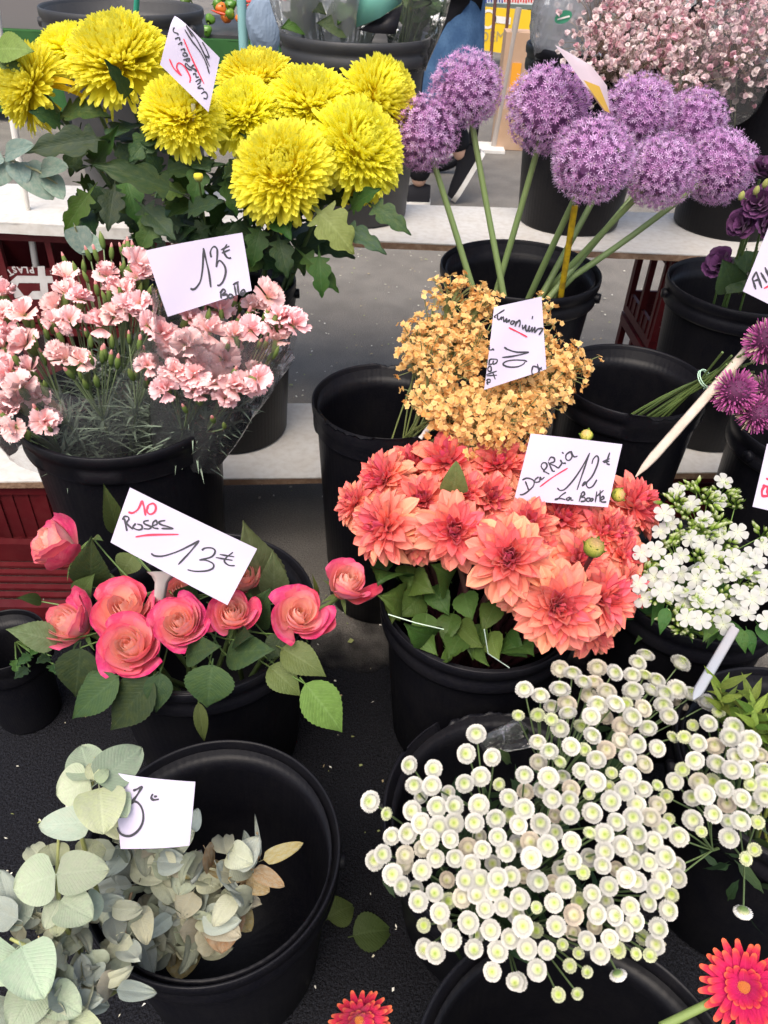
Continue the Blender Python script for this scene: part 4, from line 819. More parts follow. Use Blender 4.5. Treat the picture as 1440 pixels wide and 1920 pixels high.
for a in [(0, 168, 1462, 150, 1392, 74, .50, LEU[0]), (0, 182, 1468, 268, 1398, 80, .505, LEU[0]), (0, 170, 1465, 104, 1490, 84, .495, LEU[0]), (0, 186, 1478, 192, 1556, 92, .50, LEU[2]), (0, 200, 1470, 236, 1530, 60, .49, LEU[0]), (0, 172, 1542, 72, 1548, 62, .48, LEU[1]), (0, 190, 1520, 228, 1570, 44, .46, LEU[2]),
          (0, 176, 1462, 168, 1425, 26, .51, LEU[2]), (0, 180, 1466, 205, 1440, 24, .512, LEU[2]),
          (1, 104, 1640, 22, 1668, 92, .46, LEU[0]), (1, 106, 1640, 204, 1630, 78, .46, LEU[0]), (1, 105, 1622, 88, 1575, 62, .45, LEU[2]), (1, 112, 1690, 172, 1722, 72, .445, LEU[0]), (1, 110, 1690, 85, 1742, 40, .445, LEU[0]), (1, 140, 1610, 200, 1592, 58, .43, LEU[2]), (1, 75, 1610, 45, 1572, 50, .42, LEUD[3]), (1, 112, 1720, 105, 1755, 36, .44, LEU[2]), (1, 165, 1700, 195, 1690, 56, .42, LEU[1]),
          (2, 40, 1775, 80, 1870, 98, .455, LROG if 0 else LEU[0]), (2, 30, 1780, -30, 1840, 96, .45, LEU[0]), (2, 20, 1700, 0, 1640, 60, .43, LEUD[2]), (2, 58, 1720, 10, 1700, 64, .435, LEU[1]), (2, 90, 1860, 150, 1900, 66, .42, LEU[0]), (2, 95, 1880, 60, 1935, 60, .42, LEU[0]), (2, 70, 1850, 20, 1930, 84, .43, LEU[0]), (2, 100, 1900, 190, 1930, 52, .40, LEU[2]), (2, 15, 1870, -20, 1930, 60, .42, LEU[1]),
          (4, 474, 1628, 458, 1562, 32, .325, LEUD[2]), (4, 488, 1606, 478, 1530, 12, .335, LEUD[2]), (4, 494, 1612, 570, 1580, 32, .335, LEUT), (4, 476, 1630, 533, 1662, 34, .32, LEUT), (4, 462, 1650, 505, 1672, 40, .30, LEUT), (4, 452, 1655, 434, 1606, 32, .30, LEUT), (4, 462, 1642, 440, 1600, 14, .31, LEUD[2]),
          (3, 420, 1690, 415, 1785, 88, .265, LEUT), (3, 440, 1700, 470, 1745, 50, .25, LEUT), (3, 345, 1770, 335, 1835, 74, .22, LEUT), (3, 355, 1560, 370, 1520, 40, .36, LEUD[2]), (3, 345, 1615, 380, 1650, 44, .33, LEUT), (3, 420, 1695, 450, 1660, 44, .28, LEUD[3])]: eul(*a)
for k in range(190):
    if k < 120: x, y = rng.uniform(215, 440), rng.uniform(1585, 1790); i = 3; zb = .355 - (y - 1600) * .0006
    else: x, y = rng.uniform(30, 260), rng.uniform(1700, 1900); i = 5; zb = .415 - (x - 100) * .0004
    if x > 390 and y > 1730: continue
    L = rng.uniform(42, 74); an = rng.uniform(0, 2 * pi); me = LEUD[int(rng.integers(4))] if (rng.random() < .96 or x < 340) else LEUT
    b = P(x, y, z=zb + rng.uniform(-.015, .02)); t = P(x + L * math.cos(an), y + L * math.sin(an), z=zb + rng.uniform(-.05, .015))
    put_leaf(ET[i], me, b, t, rng.uniform(36, 58) * dep(b) / FPX, nh=nrm(tocam(b) + rng.normal(0, .45, 3)), ratio=.72)
# loose eucalyptus sprig leaning in at the upper left
T = Thing('eucalyptus_branch', 'blue green eucalyptus branch entering at the upper left edge under the yellow chrysanthemums', 'eucalyptus', P(-60, 330, Y=1.42), None)
g = G(); g.tube([P(-60, 330, Y=1.42), P(20, 300, Y=1.40), P(70, 320, Y=1.38), P(115, 350, Y=1.38)], [.003, .0015], 6, (.2, .2, .1)); T.part('stem', g.mesh('stem', MSTEM))
for (bx, by, tx_, ty, w_) in [(40, 310, 100, 372, 62), (75, 318, 125, 312, 42), (18, 300, -10, 348, 46), (30, 305, 46, 345, 44), (90, 330, 118, 372, 40), (10, 290, 60, 270, 40), (0, 285, -40, 300, 44)]:
    b = P(bx, by, Y=1.39); put_leaf(T, LEUB, b, P(tx_, ty, Y=1.36), w_ * dep(b) / FPX, ratio=.85)
T = Thing('eucalyptus_branch', 'eucalyptus tip with two blue green leaves between the lettered crate and the carnations', 'eucalyptus', P(160, 500, Y=1.36), None)
g = G(); g.tube([P(160, 500, Y=1.36), P(150, 450, Y=1.36), P(140, 424, Y=1.35)], .0015, 6, (.2, .2, .1)); T.part('stem', g.mesh('stem', MSTEM))
for (bx, by, tx_, ty, w_) in [(140, 424, 160, 478, 48), (150, 455, 190, 465, 44)]:
    b = P(bx, by, Y=1.36); put_leaf(T, LEUB, b, P(tx_, ty, Y=1.33), w_ * dep(b) / FPX, ratio=.85)
T = Thing('eucalyptus_branch', 'round yellow green leaf on a twig at the top left edge, before the green cloth', 'eucalyptus', P(-60, 120, Y=1.5), None)
g = G(); g.tube([P(-60, 120, Y=1.5), P(0, 100, Y=1.48)], .0015, 6, (.2, .2, .1)); T.part('stem', g.mesh('stem', MSTEM))
for (bx, by, tx_, ty, w_, me) in [(-6, 92, 58, 90, 62, LROG), (-10, 110, 44, 128, 30, LCHP)]:
    b = P(bx, by, Y=1.47); put_leaf(T, me, b, P(tx_, ty, Y=1.45), w_ * dep(b) / FPX, ratio=.6)

# ---- white button chrysanthemums
Z3 = [(1150, 40), (1240, 75), (1115, 190, 's'), (880, 290), (825, 400), (970, 420), (505, 465), (640, 485), (285, 670), (380, 740, 's'), (530, 580), (630, 580), (660, 700), (520, 720), (570, 790), (405, 865), (495, 850), (355, 965), (310, 1000), (760, 690), (905, 530), (815, 570), (895, 690), (1010, 575, 's'), (1060, 650), (1150, 520), (755, 790), (870, 790), (990, 770), (1115, 800), (735, 880), (670, 810), (620, 880), (760, 990), (915, 940), (1045, 950), (835, 930, 'c'), (850, 1025), (1185, 985), (650, 990), (580, 935, 'c'), (480, 970, 'c'), (575, 1055), (480, 1025, 'c'), (410, 1080), (465, 1145), (555, 1230), (645, 1180), (675, 1295), (585, 1365, 's'), (590, 1495), (650, 1520), (740, 1445), (835, 1350), (865, 1495), (930, 1270), (960, 1390), (1000, 1100), (900, 1110), (820, 1110), (880, 1190), (980, 1170), (800, 1210, 'c'), (1075, 1090), (1130, 1220), (1140, 1370), (1070, 1440), (1160, 1490), (1000, 1510), (970, 1625), (1095, 1680), (1220, 1115), (1030, 1260), (1220, 1620), (1180, 895, 'c'), (1000, 870), (1240, 790), (1150, 710)]
Z4 = [(270, 225, 'c'), (340, 250), (270, 340), (400, 300), (480, 220, 'c'), (575, 245), (705, 190), (750, 150), (675, 260), (745, 260, 's'), (810, 290), (460, 300, 'c'), (680, 350), (775, 345), (530, 355, 'c'), (855, 365), (945, 195), (925, 340), (1005, 370), (1100, 415), (1160, 470, 's'), (580, 420), (480, 430), (310, 420, 'c'), (315, 475), (445, 490), (640, 420, 's'), (735, 445, 'c'), (675, 495), (850, 430), (880, 490), (270, 560), (220, 510, 's'), (450, 600), (765, 560), (620, 550, 'c'), (700, 645), (815, 670), (650, 720), (610, 630, 'c'), (210, 690), (330, 660), (405, 680, 's'), (475, 735), (530, 680, 'c'), (390, 800), (205, 835), (265, 750, 's'), (470, 855), (560, 810, 's'), (665, 830), (740, 760, 'c'), (545, 880, 's'), (630, 910), (740, 900), (325, 960), (225, 955), (435, 930, 's'), (555, 965), (330, 900, 'c'), (700, 985), (450, 1035), (585, 1085), (325, 1045), (815, 990, 'c'), (815, 880, 's'), (870, 940, 's'), (780, 1060, 'c'), (885, 1070, 's'), (680, 1060), (700, 1150), (840, 1120), (795, 1190), (940, 1170), (1015, 1075), (1065, 1140, 's'), (620, 1220), (515, 1150), (520, 1250), (200, 1220), (335, 1195), (160, 1095), (1015, 540, 's'), (1105, 530), (1045, 640), (1245, 550), (1225, 610), (1340, 625), (1140, 660, 'c'), (900, 610, 's'), (970, 610, 's'), (1030, 740), (1150, 760), (1260, 720), (1325, 690), (1235, 790), (1305, 790), (915, 855), (960, 790, 's'), (1050, 860, 'c'), (1195, 900), (1085, 930), (1290, 950), (1130, 1040), (1420, 800), (1425, 880), (1420, 945), (1340, 870, 's'), (1285, 1080), (1220, 1175), (1380, 1085, 's'), (1365, 1240, 's'), (1310, 1290, 's'), (510, 1330), (340, 1300), (770, 1310), (680, 1300), (860, 1280), (435, 1150, 's'), (400, 1370, 's')]
Z5 = [(45, 375), (150, 285), (110, 145), (200, 75), (300, 310), (400, 220, 's'), (450, 350), (545, 305), (930, 260), (895, 355, 's'), (875, 440), (665, 420), (765, 400), (475, 460), (575, 470), (690, 500), (235, 400), (140, 425, 's'), (250, 530), (60, 530), (85, 655), (195, 665), (285, 635, 's'), (140, 770), (35, 840), (420, 610), (550, 600), (630, 560), (375, 680, 's'), (495, 685), (325, 755, 's'), (420, 785, 's'), (695, 685, 's'), (805, 635), (820, 540), (775, 690, 's'), (595, 800, 'b'), (365, 905, 's'), (260, 915, 's'), (1300, 445, 'b'), (805, 320), (640, 255), (700, 280), (345, 465, 'c'), (840, 260)]
PH = [(600 + a[0] / 3, 1280 + a[1] / 3, a[2] if len(a) > 2 else 'w') for a in Z3] + [(960 + a[0] / 3, 1180 + a[1] / 3, a[2] if len(a) > 2 else 'w') for a in Z4] + [(960 + a[0] / 3, 1560 + a[1] / 3, a[2] if len(a) > 2 else 'w') for a in Z5]
def inpoly(x, y, poly):
    c = False; n = len(poly)
    for i in range(n):
        (x0, y0), (x1, y1) = poly[i], poly[i - 1]
        if (y0 > y) != (y1 > y) and x < (x1 - x0) * (y - y0) / (y1 - y0) + x0: c = not c
    return c
PA = [(740, 1560), (800, 1480), (900, 1440), (1000, 1440), (1000, 1300), (1060, 1250), (1200, 1270), (1290, 1320), (1230, 1380), (1200, 1440), (1270, 1560), (1270, 1700), (1200, 1780), (1060, 1800), (900, 1790), (800, 1740)]
PB = [(1320, 1370), (1420, 1390), (1440, 1480), (1420, 1560), (1320, 1550), (1290, 1500)]
allp = list(PH); tries = 0; fill = []
while len(fill) < 60 and tries < 3000:
    tries += 1; x, y = rng.uniform(700, 1440), rng.uniform(1230, 1850)
    if (inpoly(x, y, PA) or inpoly(x, y, PB)) and all((x - q[0]) ** 2 + (y - q[1]) ** 2 > 24 ** 2 for q in allp + fill): fill.append((x, y, 'f'))
heads = []
for x, y, k in allp + fill:
    right = (x > 1262 and y > 1330) or (x > 1240 and 1400 < y < 1560)
    if right: cx, cy, z = 1370, 1470, .44 - .10 * (((x - 1370) ** 2 + (y - 1470) ** 2) / 200 ** 2)
    else: cx, cy, z = 1010, 1540, .47 - .09 * (((x - 1010) ** 2 + (y - 1540) ** 2) / 330 ** 2)
    if x > 1385 and y > 1690: z = .36
    z += rng.uniform(-.010, .010) - (.04 if k == 'f' else 0) - (.012 if k == 'c' else 0)
    heads.append((P(x, y, z=z), k, right, x, y))
for right in (False, True):
    hs = [h for h in heads if h[2] == right]; pts = np.array([h[0][:2] for h in hs]); K = 30 if not right else 9
    lab_, C_ = kmeans(pts, K, 5); b0 = inb('right', .06) if right else inb('pom', .05)
    cen_all = np.mean([h[0] for h in hs], 0)
    for j in range(K):
        ids = np.where(lab_ == j)[0]
        if not len(ids): continue
        b = b0 + rng.normal(0, .03, 3) * [1, 1, 0]; cen = np.mean([hs[i][0] for i in ids], 0)
        T = Thing('button_chrysanthemum', 'white button chrysanthemum spray in the smaller bunch next to the yellow green foliage' if right else 'white button chrysanthemum spray in the big bunch above the broken bucket rim', 'chrysanthemum', b, 'white button chrysanthemums, small bunch' if right else 'white button chrysanthemums, big bunch')
        fork = cen + (b - cen) * .30; fork[2] = min(fork[2], cen[2] - .05); gs = G(); gs.tube(curve(fork, [fork[0] * .6 + b[0] * .4, fork[1] * .6 + b[1] * .4, .28], b, 7), [.002, .003], 6, (.10, .15, .06))
        for i in ids:
            p, k = hs[i][:2]; x, y = hs[i][3:]
            out = p - cen_all; out[2] = 0
            ax = nrm(.75 * tocam(p) + .45 * UP + out * 2.2 + rng.normal(0, .18, 3))
            if k == 'b': ax = nrm(out * 3 + [0, .2, -.3])
            me = POM[int(rng.integers(3))] if k in 'wb' else (POMS[0] if k == 's' else (POMC[int(rng.integers(2))] if k == 'c' else (POM + POMS + POMC)[int(rng.integers(6))]))
            rp = rng.uniform(19, 23.5) if k in 'wcb' else (rng.uniform(16, 20) if k == 'f' else rng.uniform(13, 16.5)); R = .90 * rp * dep(p) / FPX
            T.part('flower_head', me, mat4(frame(ax, rng.uniform(0, 6)), p, (R, R, R * rng.uniform(.85, 1.1))))
            gs.tube(curve(p - ax * R * .4, p * .5 + fork * .5 - ax * R * .8, fork, 6), .0011, 5, (.15, .22, .09), cap=False)
        T.part('stem', gs.mesh('stem', MSTEM))
        gl = G()
        for k in range(7):
            q = fork + (b - fork) * rng.uniform(-.1, .25) + rng.normal(0, .02, 3); d = nrm(rng.normal(0, 1, 3) + [0, -.2, .6]); L = rng.uniform(.03, .055)
            V, F, tx = strip(L, L * .35, p_lobed, .1, .1, -.6, 8, 2); gl.add(V, F, np.array([.03, .065, .03]) * rng.uniform(.7, 1.3), tx, M=mat4(frame(d, rng.uniform(0, 6)) @ np.array([[1, 0, 0], [0, 0, -1], [0, 1, 0]]), q))
        T.part('leaves', gl.mesh('leaves', MLEAF), kind='stuff')
# the long stray stalk over the right hand bucket
# ---- yellow green foliage in the right bucket
for j in range(9):
    tip = P(1350 + 22 * j % 130 + 40 * (j % 3), 1290 + 24 * (j % 5), z=.42); b = inb('right', .08, rng.uniform(-.04, .06), rng.uniform(-.02, .06))
    T = Thing('foliage_sprig', 'yellow green leafy sprig in the right hand bucket beside the white buttons', 'foliage', b, 'yellow green foliage sprigs'); cv = curve(tip, tip * .6 + b * .4 + [0, .01, .03], b, 24); g = G(); g.tube(cv, [.0012, .0025], 6, (.20, .24, .05)); T.part('stem', g.mesh('stem', MSTEM))
    for k in range(16):
        q = cv[min(23, k // 2 + 0)]; az = k * GOLD + j; d = nrm(np.array([math.cos(az), math.sin(az), .5]) + .4 * nrm(tip - b)); L = rng.uniform(.028, .045)
        put_leaf(T, LLA[k % 2], q, q + d * L, L * rng.uniform(.24, .32), ratio=.24, nh=tocam(q) + UP * .4 + rng.normal(0, .3, 3))

# ---- white phlox
def phlox_floret():
    g = G()
    for k in range(5):
        V, F, tx = strip(1, .80, lambda t: .14 + .86 * min(1, max(0, (t - .08) / .5)) ** .8 * (1 if t < .8 else 1 - ((t - .8) / .2) ** 2 * .45), .05, .15, -.35, 6, 4, .04, 1.5, .02, 0, k)
        g.add(V, F, cmix(tx[:, 1], (.72, .76, .56), (.56, .56, .52), (.59, .59, .565)), tx, M=pl_M(k * 2 * pi / 5, 1.45, .05))
    g.lathe([(.05, -.9), (.06, -.3), (.09, 0), (0, .02)], 8, cols=[(.2, .3, .06), (.5, .58, .35), (.6, .62, .3), (.5, .5, .15)]); return g.mesh('floret', MFLORET)
PHM = phlox_floret()
def phlox_buds(seed):
    r = np.random.default_rng(seed); g = G()
    for k in range(16):
        d = nrm(r.normal(0, .6, 3) + [0, 0, .9]); q = np.array([0, 0, -.3]) + d * r.uniform(.45, 1.0); Bf = frame(d); s = r.uniform(.10, .16)
        pr = [(0, -1.6), (.6, -1.2), (.85, 0), (.55, 1.1), (0, 2.1)]; V = np.array([[rr * math.cos(a), rr * math.sin(a), z] for rr, z in pr for a in np.linspace(0, 2 * pi, 7)]) * s
        g.add(V @ Bf.T + q, gridf(4, 6)[:, ::-1], np.repeat(np.array([(.16, .30, .03), (.20, .36, .035), (.34, .48, .08), (.55, .62, .30), (.7, .72, .55)]), 7, 0)); g.tube([[0, 0, -.6], q - d * s], .025, 4, (.12, .22, .04), cap=False)
        for m_ in range(2):
            a = r.uniform(0, 6); e = (Bf[:, 0] * math.cos(a) + Bf[:, 1] * math.sin(a)); g.add([q - d * s, q + e * .06 - d * .0, q + d * .28 + e * .16, q + e * .1 + Bf[:, 0] * .05], [(0, 1, 2, 3)], (.20, .33, .05))
    return g.mesh('buds', MFLORET)
PHB = [phlox_buds(1), phlox_buds(2)]
PF = [(1356, 903), (1347, 937), (1270, 921), (1295, 945), (1320, 973), (1245, 963), (1258, 982), (1239, 997), (1349, 1004), (1383, 999), (1296, 1011), (1316, 1020), (1340, 1037), (1203, 1037), (1229, 1032), (1277, 1042), (1256, 1059), (1277, 1076), (1227, 1083), (1251, 1085), (1196, 1095), (1203, 1121), (1260, 1111), (1284, 1111), (1323, 1111), (1354, 1085), (1375, 1047), (1390, 1064), (1409, 1042), (1431, 1025), (1414, 1078), (1387, 1111), (1428, 1111), (1359, 1145), (1399, 1152), (1287, 1159), (1313, 1164), (1356, 1171), (1284, 1135), (1311, 1128), (1438, 1164), (1330, 1065), (1300, 1065), (1340, 1125), (1410, 1125), (1370, 1075), (1435, 1085), (1240, 1110), (1305, 1085), (1380, 1135), (1420, 1050), (1335, 1085)]
PBD = [(1304, 915), (1330, 939), (1360, 925), (1265, 941), (1289, 965), (1253, 1016), (1304, 992), (1237, 1052), (1311, 1050), (1340, 1060), (1229, 1119), (1268, 1152), (1301, 1145), (1284, 1181), (1352, 1121), (1388, 1076), (1433, 1004), (1378, 944), (1354, 1160), (1208, 1071), (1210, 1050), (1345, 975), (1325, 1000), (1275, 1005), (1360, 1020), (1415, 1100), (1300, 1120)]
def fY(y): return .86 - (y - 1040) * .00085
it = [(x, y, 'f') for x, y in PF] + [(x, y, 'b') for x, y in PBD]; pts = np.array([(x, y) for x, y, _ in it], float); lab_, C_ = kmeans(pts, 9, 2)
for j in range(9):
    ids = np.where(lab_ == j)[0]; b = inb('phlox', .08, rng.uniform(-.05, .05), rng.uniform(-.05, .05)); T = Thing('phlox', 'white phlox stem with pointed green buds in the bunch at the right', 'phlox', b, 'white phlox stems')
    pos = [P(it[i][0], it[i][1], Y=fY(it[i][1]) + rng.uniform(-.012, .012) + (.012 if it[i][2] == 'b' else 0)) for i in ids]; cen = np.mean(pos, 0); fork = cen + nrm(b + [0, 0, .25] - cen) * .05
    gs = G(); gs.tube(curve(fork, fork * .4 + inb('phlox', .36) * .6, b, 8), [.0022, .003], 6, (.10, .17, .05))
    for i, p in zip(ids, pos):
        ax = nrm(tocam(p) * .7 + UP * .4 + (p - cen) * 6 + rng.normal(0, .25, 3))
        if it[i][2] == 'f': T.part('floret', PHM, mat4(frame(ax, rng.uniform(0, 6)), p, rng.uniform(.0125, .0155)))
        else: T.part('buds', PHB[i % 2], mat4(frame(ax, rng.uniform(0, 6)), p, rng.uniform(.024, .031)))
        gs.tube([p - ax * .006, (p + fork) / 2 - ax * .004, fork], .0008, 4, (.14, .24, .05), cap=False)
    T.part('stem', gs.mesh('stem', MSTEM))
    for k in range(5):
        az = rng.uniform(0, 6); q = fork + (b - fork) * rng.uniform(.02, .3); put_leaf(T, LPH, q, q + nrm([math.cos(az), math.sin(az) - .3, -.1]) * rng.uniform(.045, .07), None, ratio=.30)
    if j < 3:
        for bx, by, tx_, ty in [[(1250, 1140, 1238, 1190), (1330, 1165, 1325, 1200)], [(1385, 1180, 1400, 1225), (1400, 1180, 1415, 1230)], [(1420, 1170, 1450, 1215), (1340, 1170, 1322, 1196)]][j]:
            q = P(bx, by, Y=.76); put_leaf(T, LPH, q, P(tx_, ty, Y=.73), 24 * dep(q) / FPX, ratio=.30)

# ---- pink gypsophila
def gyp_blossom(g, c, s, r):
    col = np.array([.90, .70, .71]) if r.random() < .55 else (np.array([.88, .76, .73]) if r.random() < .6 else np.array([.78, .46, .52])); col = col * r.uniform(.85, 1.05)
    for k in range(3):
        d = nrm(r.normal(0, 1, 3)); Bf = frame(d, r.uniform(0, 6)); V = [c - d * s * .3]; 
        for m_ in range(7):
            a = m_ * 2 * pi / 7; rr = s * r.uniform(.75, 1.1); V.append(c + Bf[:, 0] * math.cos(a) * rr + Bf[:, 1] * math.sin(a) * rr + d * s * r.uniform(.1, .5))
        g.add(V, [(0, 1 + m_, 1 + (m_ + 1) % 7) for m_ in range(7)], np.vstack([col * .8, np.tile(col, (7, 1))]))
gb = inb('gyp', .62)
for j in range(26):
    px, py = [(1120, 60), (1180, 30), (1250, 20), (1320, 15), (1390, 20), (1440, 30), (1150, 100), (1200, 90), (1260, 75), (1320, 70), (1380, 75), (1435, 85), (1180, 130), (1240, 120), (1300, 115), (1360, 120), (1415, 125), (1120, 20), (1160, -30), (1240, -40), (1320, -40), (1400, -40), (1130, 120), (1280, 140), (1470, 60), (1200, -10)][j]
    p = P(px, py, Y=1.92 + rng.uniform(-.06, .10) - (py - 60) * .0006); T = Thing('gypsophila_stem', 'airy pink gypsophila stem in the clear film above the alliums', 'gypsophila', gb + rng.normal(0, .015, 3), 'pink gypsophila stems'); g, gs = G(), G()
    gs.tube(curve(p, (p + gb) / 2 + [0, 0, .04], T.base, 8), .0015, 5, (.14, .15, .07))
    for k in range(84):
        q = p + rng.normal(0, .037, 3); gyp_blossom(g, q, rng.uniform(.005, .0078), rng)
        if k % 2: gs.tube([q, (q + p) / 2 - [0, 0, .01], p - [0, 0, .05]], .0005, 3, (.20, .16, .10), cap=False)
    T.part('blossoms', g.mesh('blossoms', MFLORET), kind='stuff'); T.part('stem', gs.mesh('stem', MSTEM))

# ---- dark purple lisianthus
DKP = [(.05, .008, .05), (.085, .02, .085), (.12, .035, .12)]
def lisi(seed):
    r = np.random.default_rng(seed); g = G()
    for k in range(12):
        V, F, tx = strip(r.uniform(.8, 1.05), 1.0, lambda t: .2 + .8 * min(1, t / .6) * (1 if t < .85 else 1 - ((t - .85) / .15) ** 2 * .3), .3, .5, -.9 + .1 * (k % 3), 6, 6, .09, 2.3, .08, 0, k)
        g.add(V, F, cmix(tx[:, 1], *DKP) * r.uniform(.7, 1.3), tx, M=pl_M(k * GOLD, .35 + .07 * k, .05, -.15))
    return g.mesh('bloom', MPETALV)
LIS = [lisi(1), lisi(2)]
for i, (px, py, r, Y, ax, lab) in enumerate([(1428, 330, 42, 1.50, (0, -.4, .9), 'uppermost dark purple lisianthus at the right edge'), (1420, 388, 44, 1.47, (-.4, -.6, .6), 'dark purple lisianthus with pale green buds at the right edge'), (1395, 425, 40, 1.48, (-.6, -.5, .4), 'dark purple lisianthus bloom left of its pale buds'), (1432, 430, 40, 1.46, (.2, -.7, .5), 'lower dark purple lisianthus above the round leaves'), (1352, 500, 40, 1.58, (-.5, -.4, .5), 'dark lisianthus drooping onto the bucket rim')]):
    p = P(px, py, Y=Y); R = r * dep(p) / FPX; b = inb('tall', .24, rng.uniform(-.05, .05)); T = Thing('lisianthus', lab, 'lisianthus', b, 'dark purple lisianthus'); T.part('bloom', LIS[i % 2], mat4(frame(ax, i), p, R)); bez_stem(T, p - nrm(ax) * R * .2, b, [0, 0, .05], .0025)
    if i == 1:
        for bx, by in ((1435, 345), (1418, 358), (1390, 368)):
            q = P(bx, by, Y=1.45); g = G(); g.lathe([(0, -1), (.5, -.8), (.75, 0), (.5, .9), (0, 1.4)], 10, (.32, .34, .10)); T.part('bud', g.mesh('bud', MPETAL), mat4(frame((0, -.2, 1)), q, 8 * dep(q) / FPX)); bez_stem(T, q, p, None, .0012)
    for bx, by, tx_, ty, w_ in [[], [], [(1372, 545, 1360, 490, 60)], [(1420, 470, 1415, 520, 52), (1400, 470, 1398, 515, 40)], [(1385, 525, 1362, 550, 44), (1400, 520, 1385, 552, 40)]][i]:
        q = P(bx, by, Y=1.52); put_leaf(T, LRO[0] if w_ > 50 else LRO[2], q, P(tx_, ty, Y=1.50), w_ * dep(q) / FPX, ratio=.6)
# ---- drumstick alliums in the open bucket
def drum(seed):
    r = np.random.default_rng(seed); g = G(); g.lathe([(0, -.9), (.35, -.75), (.6, 0), (.45, .7), (0, .95)], 12, (.16, .05, .12))
    for i in range(330):
        th = math.acos(1 - 2 * (i + .5) / 330); phi = i * GOLD; d = np.array([math.sin(th) * math.cos(phi), math.sin(th) * math.sin(phi), math.cos(th) * 1.15]); d = d + r.normal(0, .05, 3); o = nrm(d + [0, 0, .25]); f = (1 + math.cos(th)) / 2
        L = r.uniform(.28, .42); col = np.array([.50, .12, .34]) * r.uniform(.8, 1.2) if r.random() < .25 + f else np.array([.50, .42, .30]) * r.uniform(.8, 1.1)
        V, F, tx = strip(L, .085, lambda t: .4 + .6 * math.sin(pi * min(.9, t + .1)), .6, 0, .2, 3, 2); g.add(V, F, cmix(tx[:, 1], col * .45, col, col * 1.35), tx, M=mat4(frame(o, r.uniform(0, 6)) @ np.array([[1, 0, 0], [0, 0, -1], [0, 1, 0]]), d * .62))
    return g.mesh('flower_head', MFLORET)
DRM = [drum(1), drum(2)]
tie = P(1318, 712, Y=1.17)
for i, (px, py, r, Y, lab) in enumerate([(1378, 735, 44, 1.10, 'small magenta allium in front, resting by the wooden stake'), (1418, 775, 38, 1.08, 'lowest small magenta allium, above the white tag edge'), (1438, 640, 44, 1.12, 'topmost small magenta allium at the right edge'), (1440, 735, 42, 1.14, 'small magenta allium cut by the right edge, middle of three')]):
    p = P(px, py, Y=Y); R = r * dep(p) / FPX; ax = nrm(p - tie + [0, 0, .02] + .15 * tocam(p)); T = Thing('small_allium', lab, 'allium', inb('empty', .36, -.05 + .02 * i, -.06), 'small magenta alliums'); T.part('flower_head', DRM[i % 2], mat4(frame(ax, i), p, R), kind='stuff')
    g = G(); q = tie + rng.normal(0, .004, 3); g.tube(np.vstack([curve(p, (p + q) / 2 + [0, 0, .01], q, 6), curve(q, q * .5 + T.base * .5 + [0, 0, .03], T.base, 7)[1:]]), .0022, 6, (.10, .15, .04)); T.part('stem', g.mesh('stem', MSTEM))
for i in range(9):
    g = G(); q = tie + rng.normal(0, .006, 3); e = P(rng.uniform(1340, 1420), rng.uniform(660, 700), Y=1.13); b = inb('empty', .38, rng.uniform(-.08, -.01), rng.uniform(-.08, -.03)); g.tube(np.vstack([curve(e, (e + q) / 2, q, 5), curve(q, q * .5 + b * .5 + [0, 0, .03], b, 7)[1:]]), .002, 6, np.array([.09, .14, .04]) * rng.uniform(.7, 1.3)); single('allium_stalk', 'bare green stalk in the tied bundle of small magenta alliums', 'stalk', g.mesh('stalk', MSTEM), group='stalks in the tied allium bundle')
g = G(); an = np.linspace(0, 4 * pi, 40); dd = nrm(P(1400, 675, Y=1.13) - tie); Bf = frame(dd); g.tube([tie + Bf[:, 0] * .016 * math.cos(a) + Bf[:, 1] * .016 * math.sin(a) + dd * .0006 * a for a in an], .0011, 5, (.45, .66, .5)); single('rubber_band', 'pale green rubber band round the bundle of small magenta alliums', 'rubber band', g.mesh('band', MSTEM))

# ---- gerberas at the bottom edge
def gerb(seed):
    r = np.random.default_rng(seed); g = G()
    for ring, n, L, th in ((0, 22, 1.0, 1.38), (1, 20, .86, 1.2), (2, 16, .5, .95)):
        for k in range(n):
            V, F, tx = strip(L * r.uniform(.92, 1.05), .26, lambda t: .5 + .5 * math.sin(pi * min(.92, t + .05)) if t < .93 else .45, .25, .1, r.uniform(-.35, .1), 6, 4, 0, 0, .04)
            g.add(V, F, cmix(tx[:, 1], (.38, .004, .10), (.42, .005, .11), (.45, .006, .11), (.48, .007, .10), (.52, .010, .085), (.66, .09, .035)), tx, M=pl_M(k * 2 * pi / n + ring * .15 + r.normal(0, .04), th + r.normal(0, .05), .12))
    return g.mesh('bloom', MPETALV)
GE = gerb(1); g = G(); g.lathe([(0, -.2), (.3, -.15), (.33, .05), (.2, .12), (0, .14)], 20, (.6, .2, .05)); r_ = np.random.default_rng(4)
for k in range(160):
    rr = .32 * math.sqrt((k + .5) / 160); a = k * GOLD; V, F, tx = strip(.10, .035, lambda t: 1 - .5 * t, .3, 0, .4, 2, 1); g.add(V, F, cmix(tx[:, 1], (.62, .16, .04), (.86, .55, .16)), tx, M=mat4(pl_M(a, .3, 0).to_3x3(), (rr * math.cos(a), rr * math.sin(a), .1)))
GEC = g.mesh('flower_centre', MFLORET)
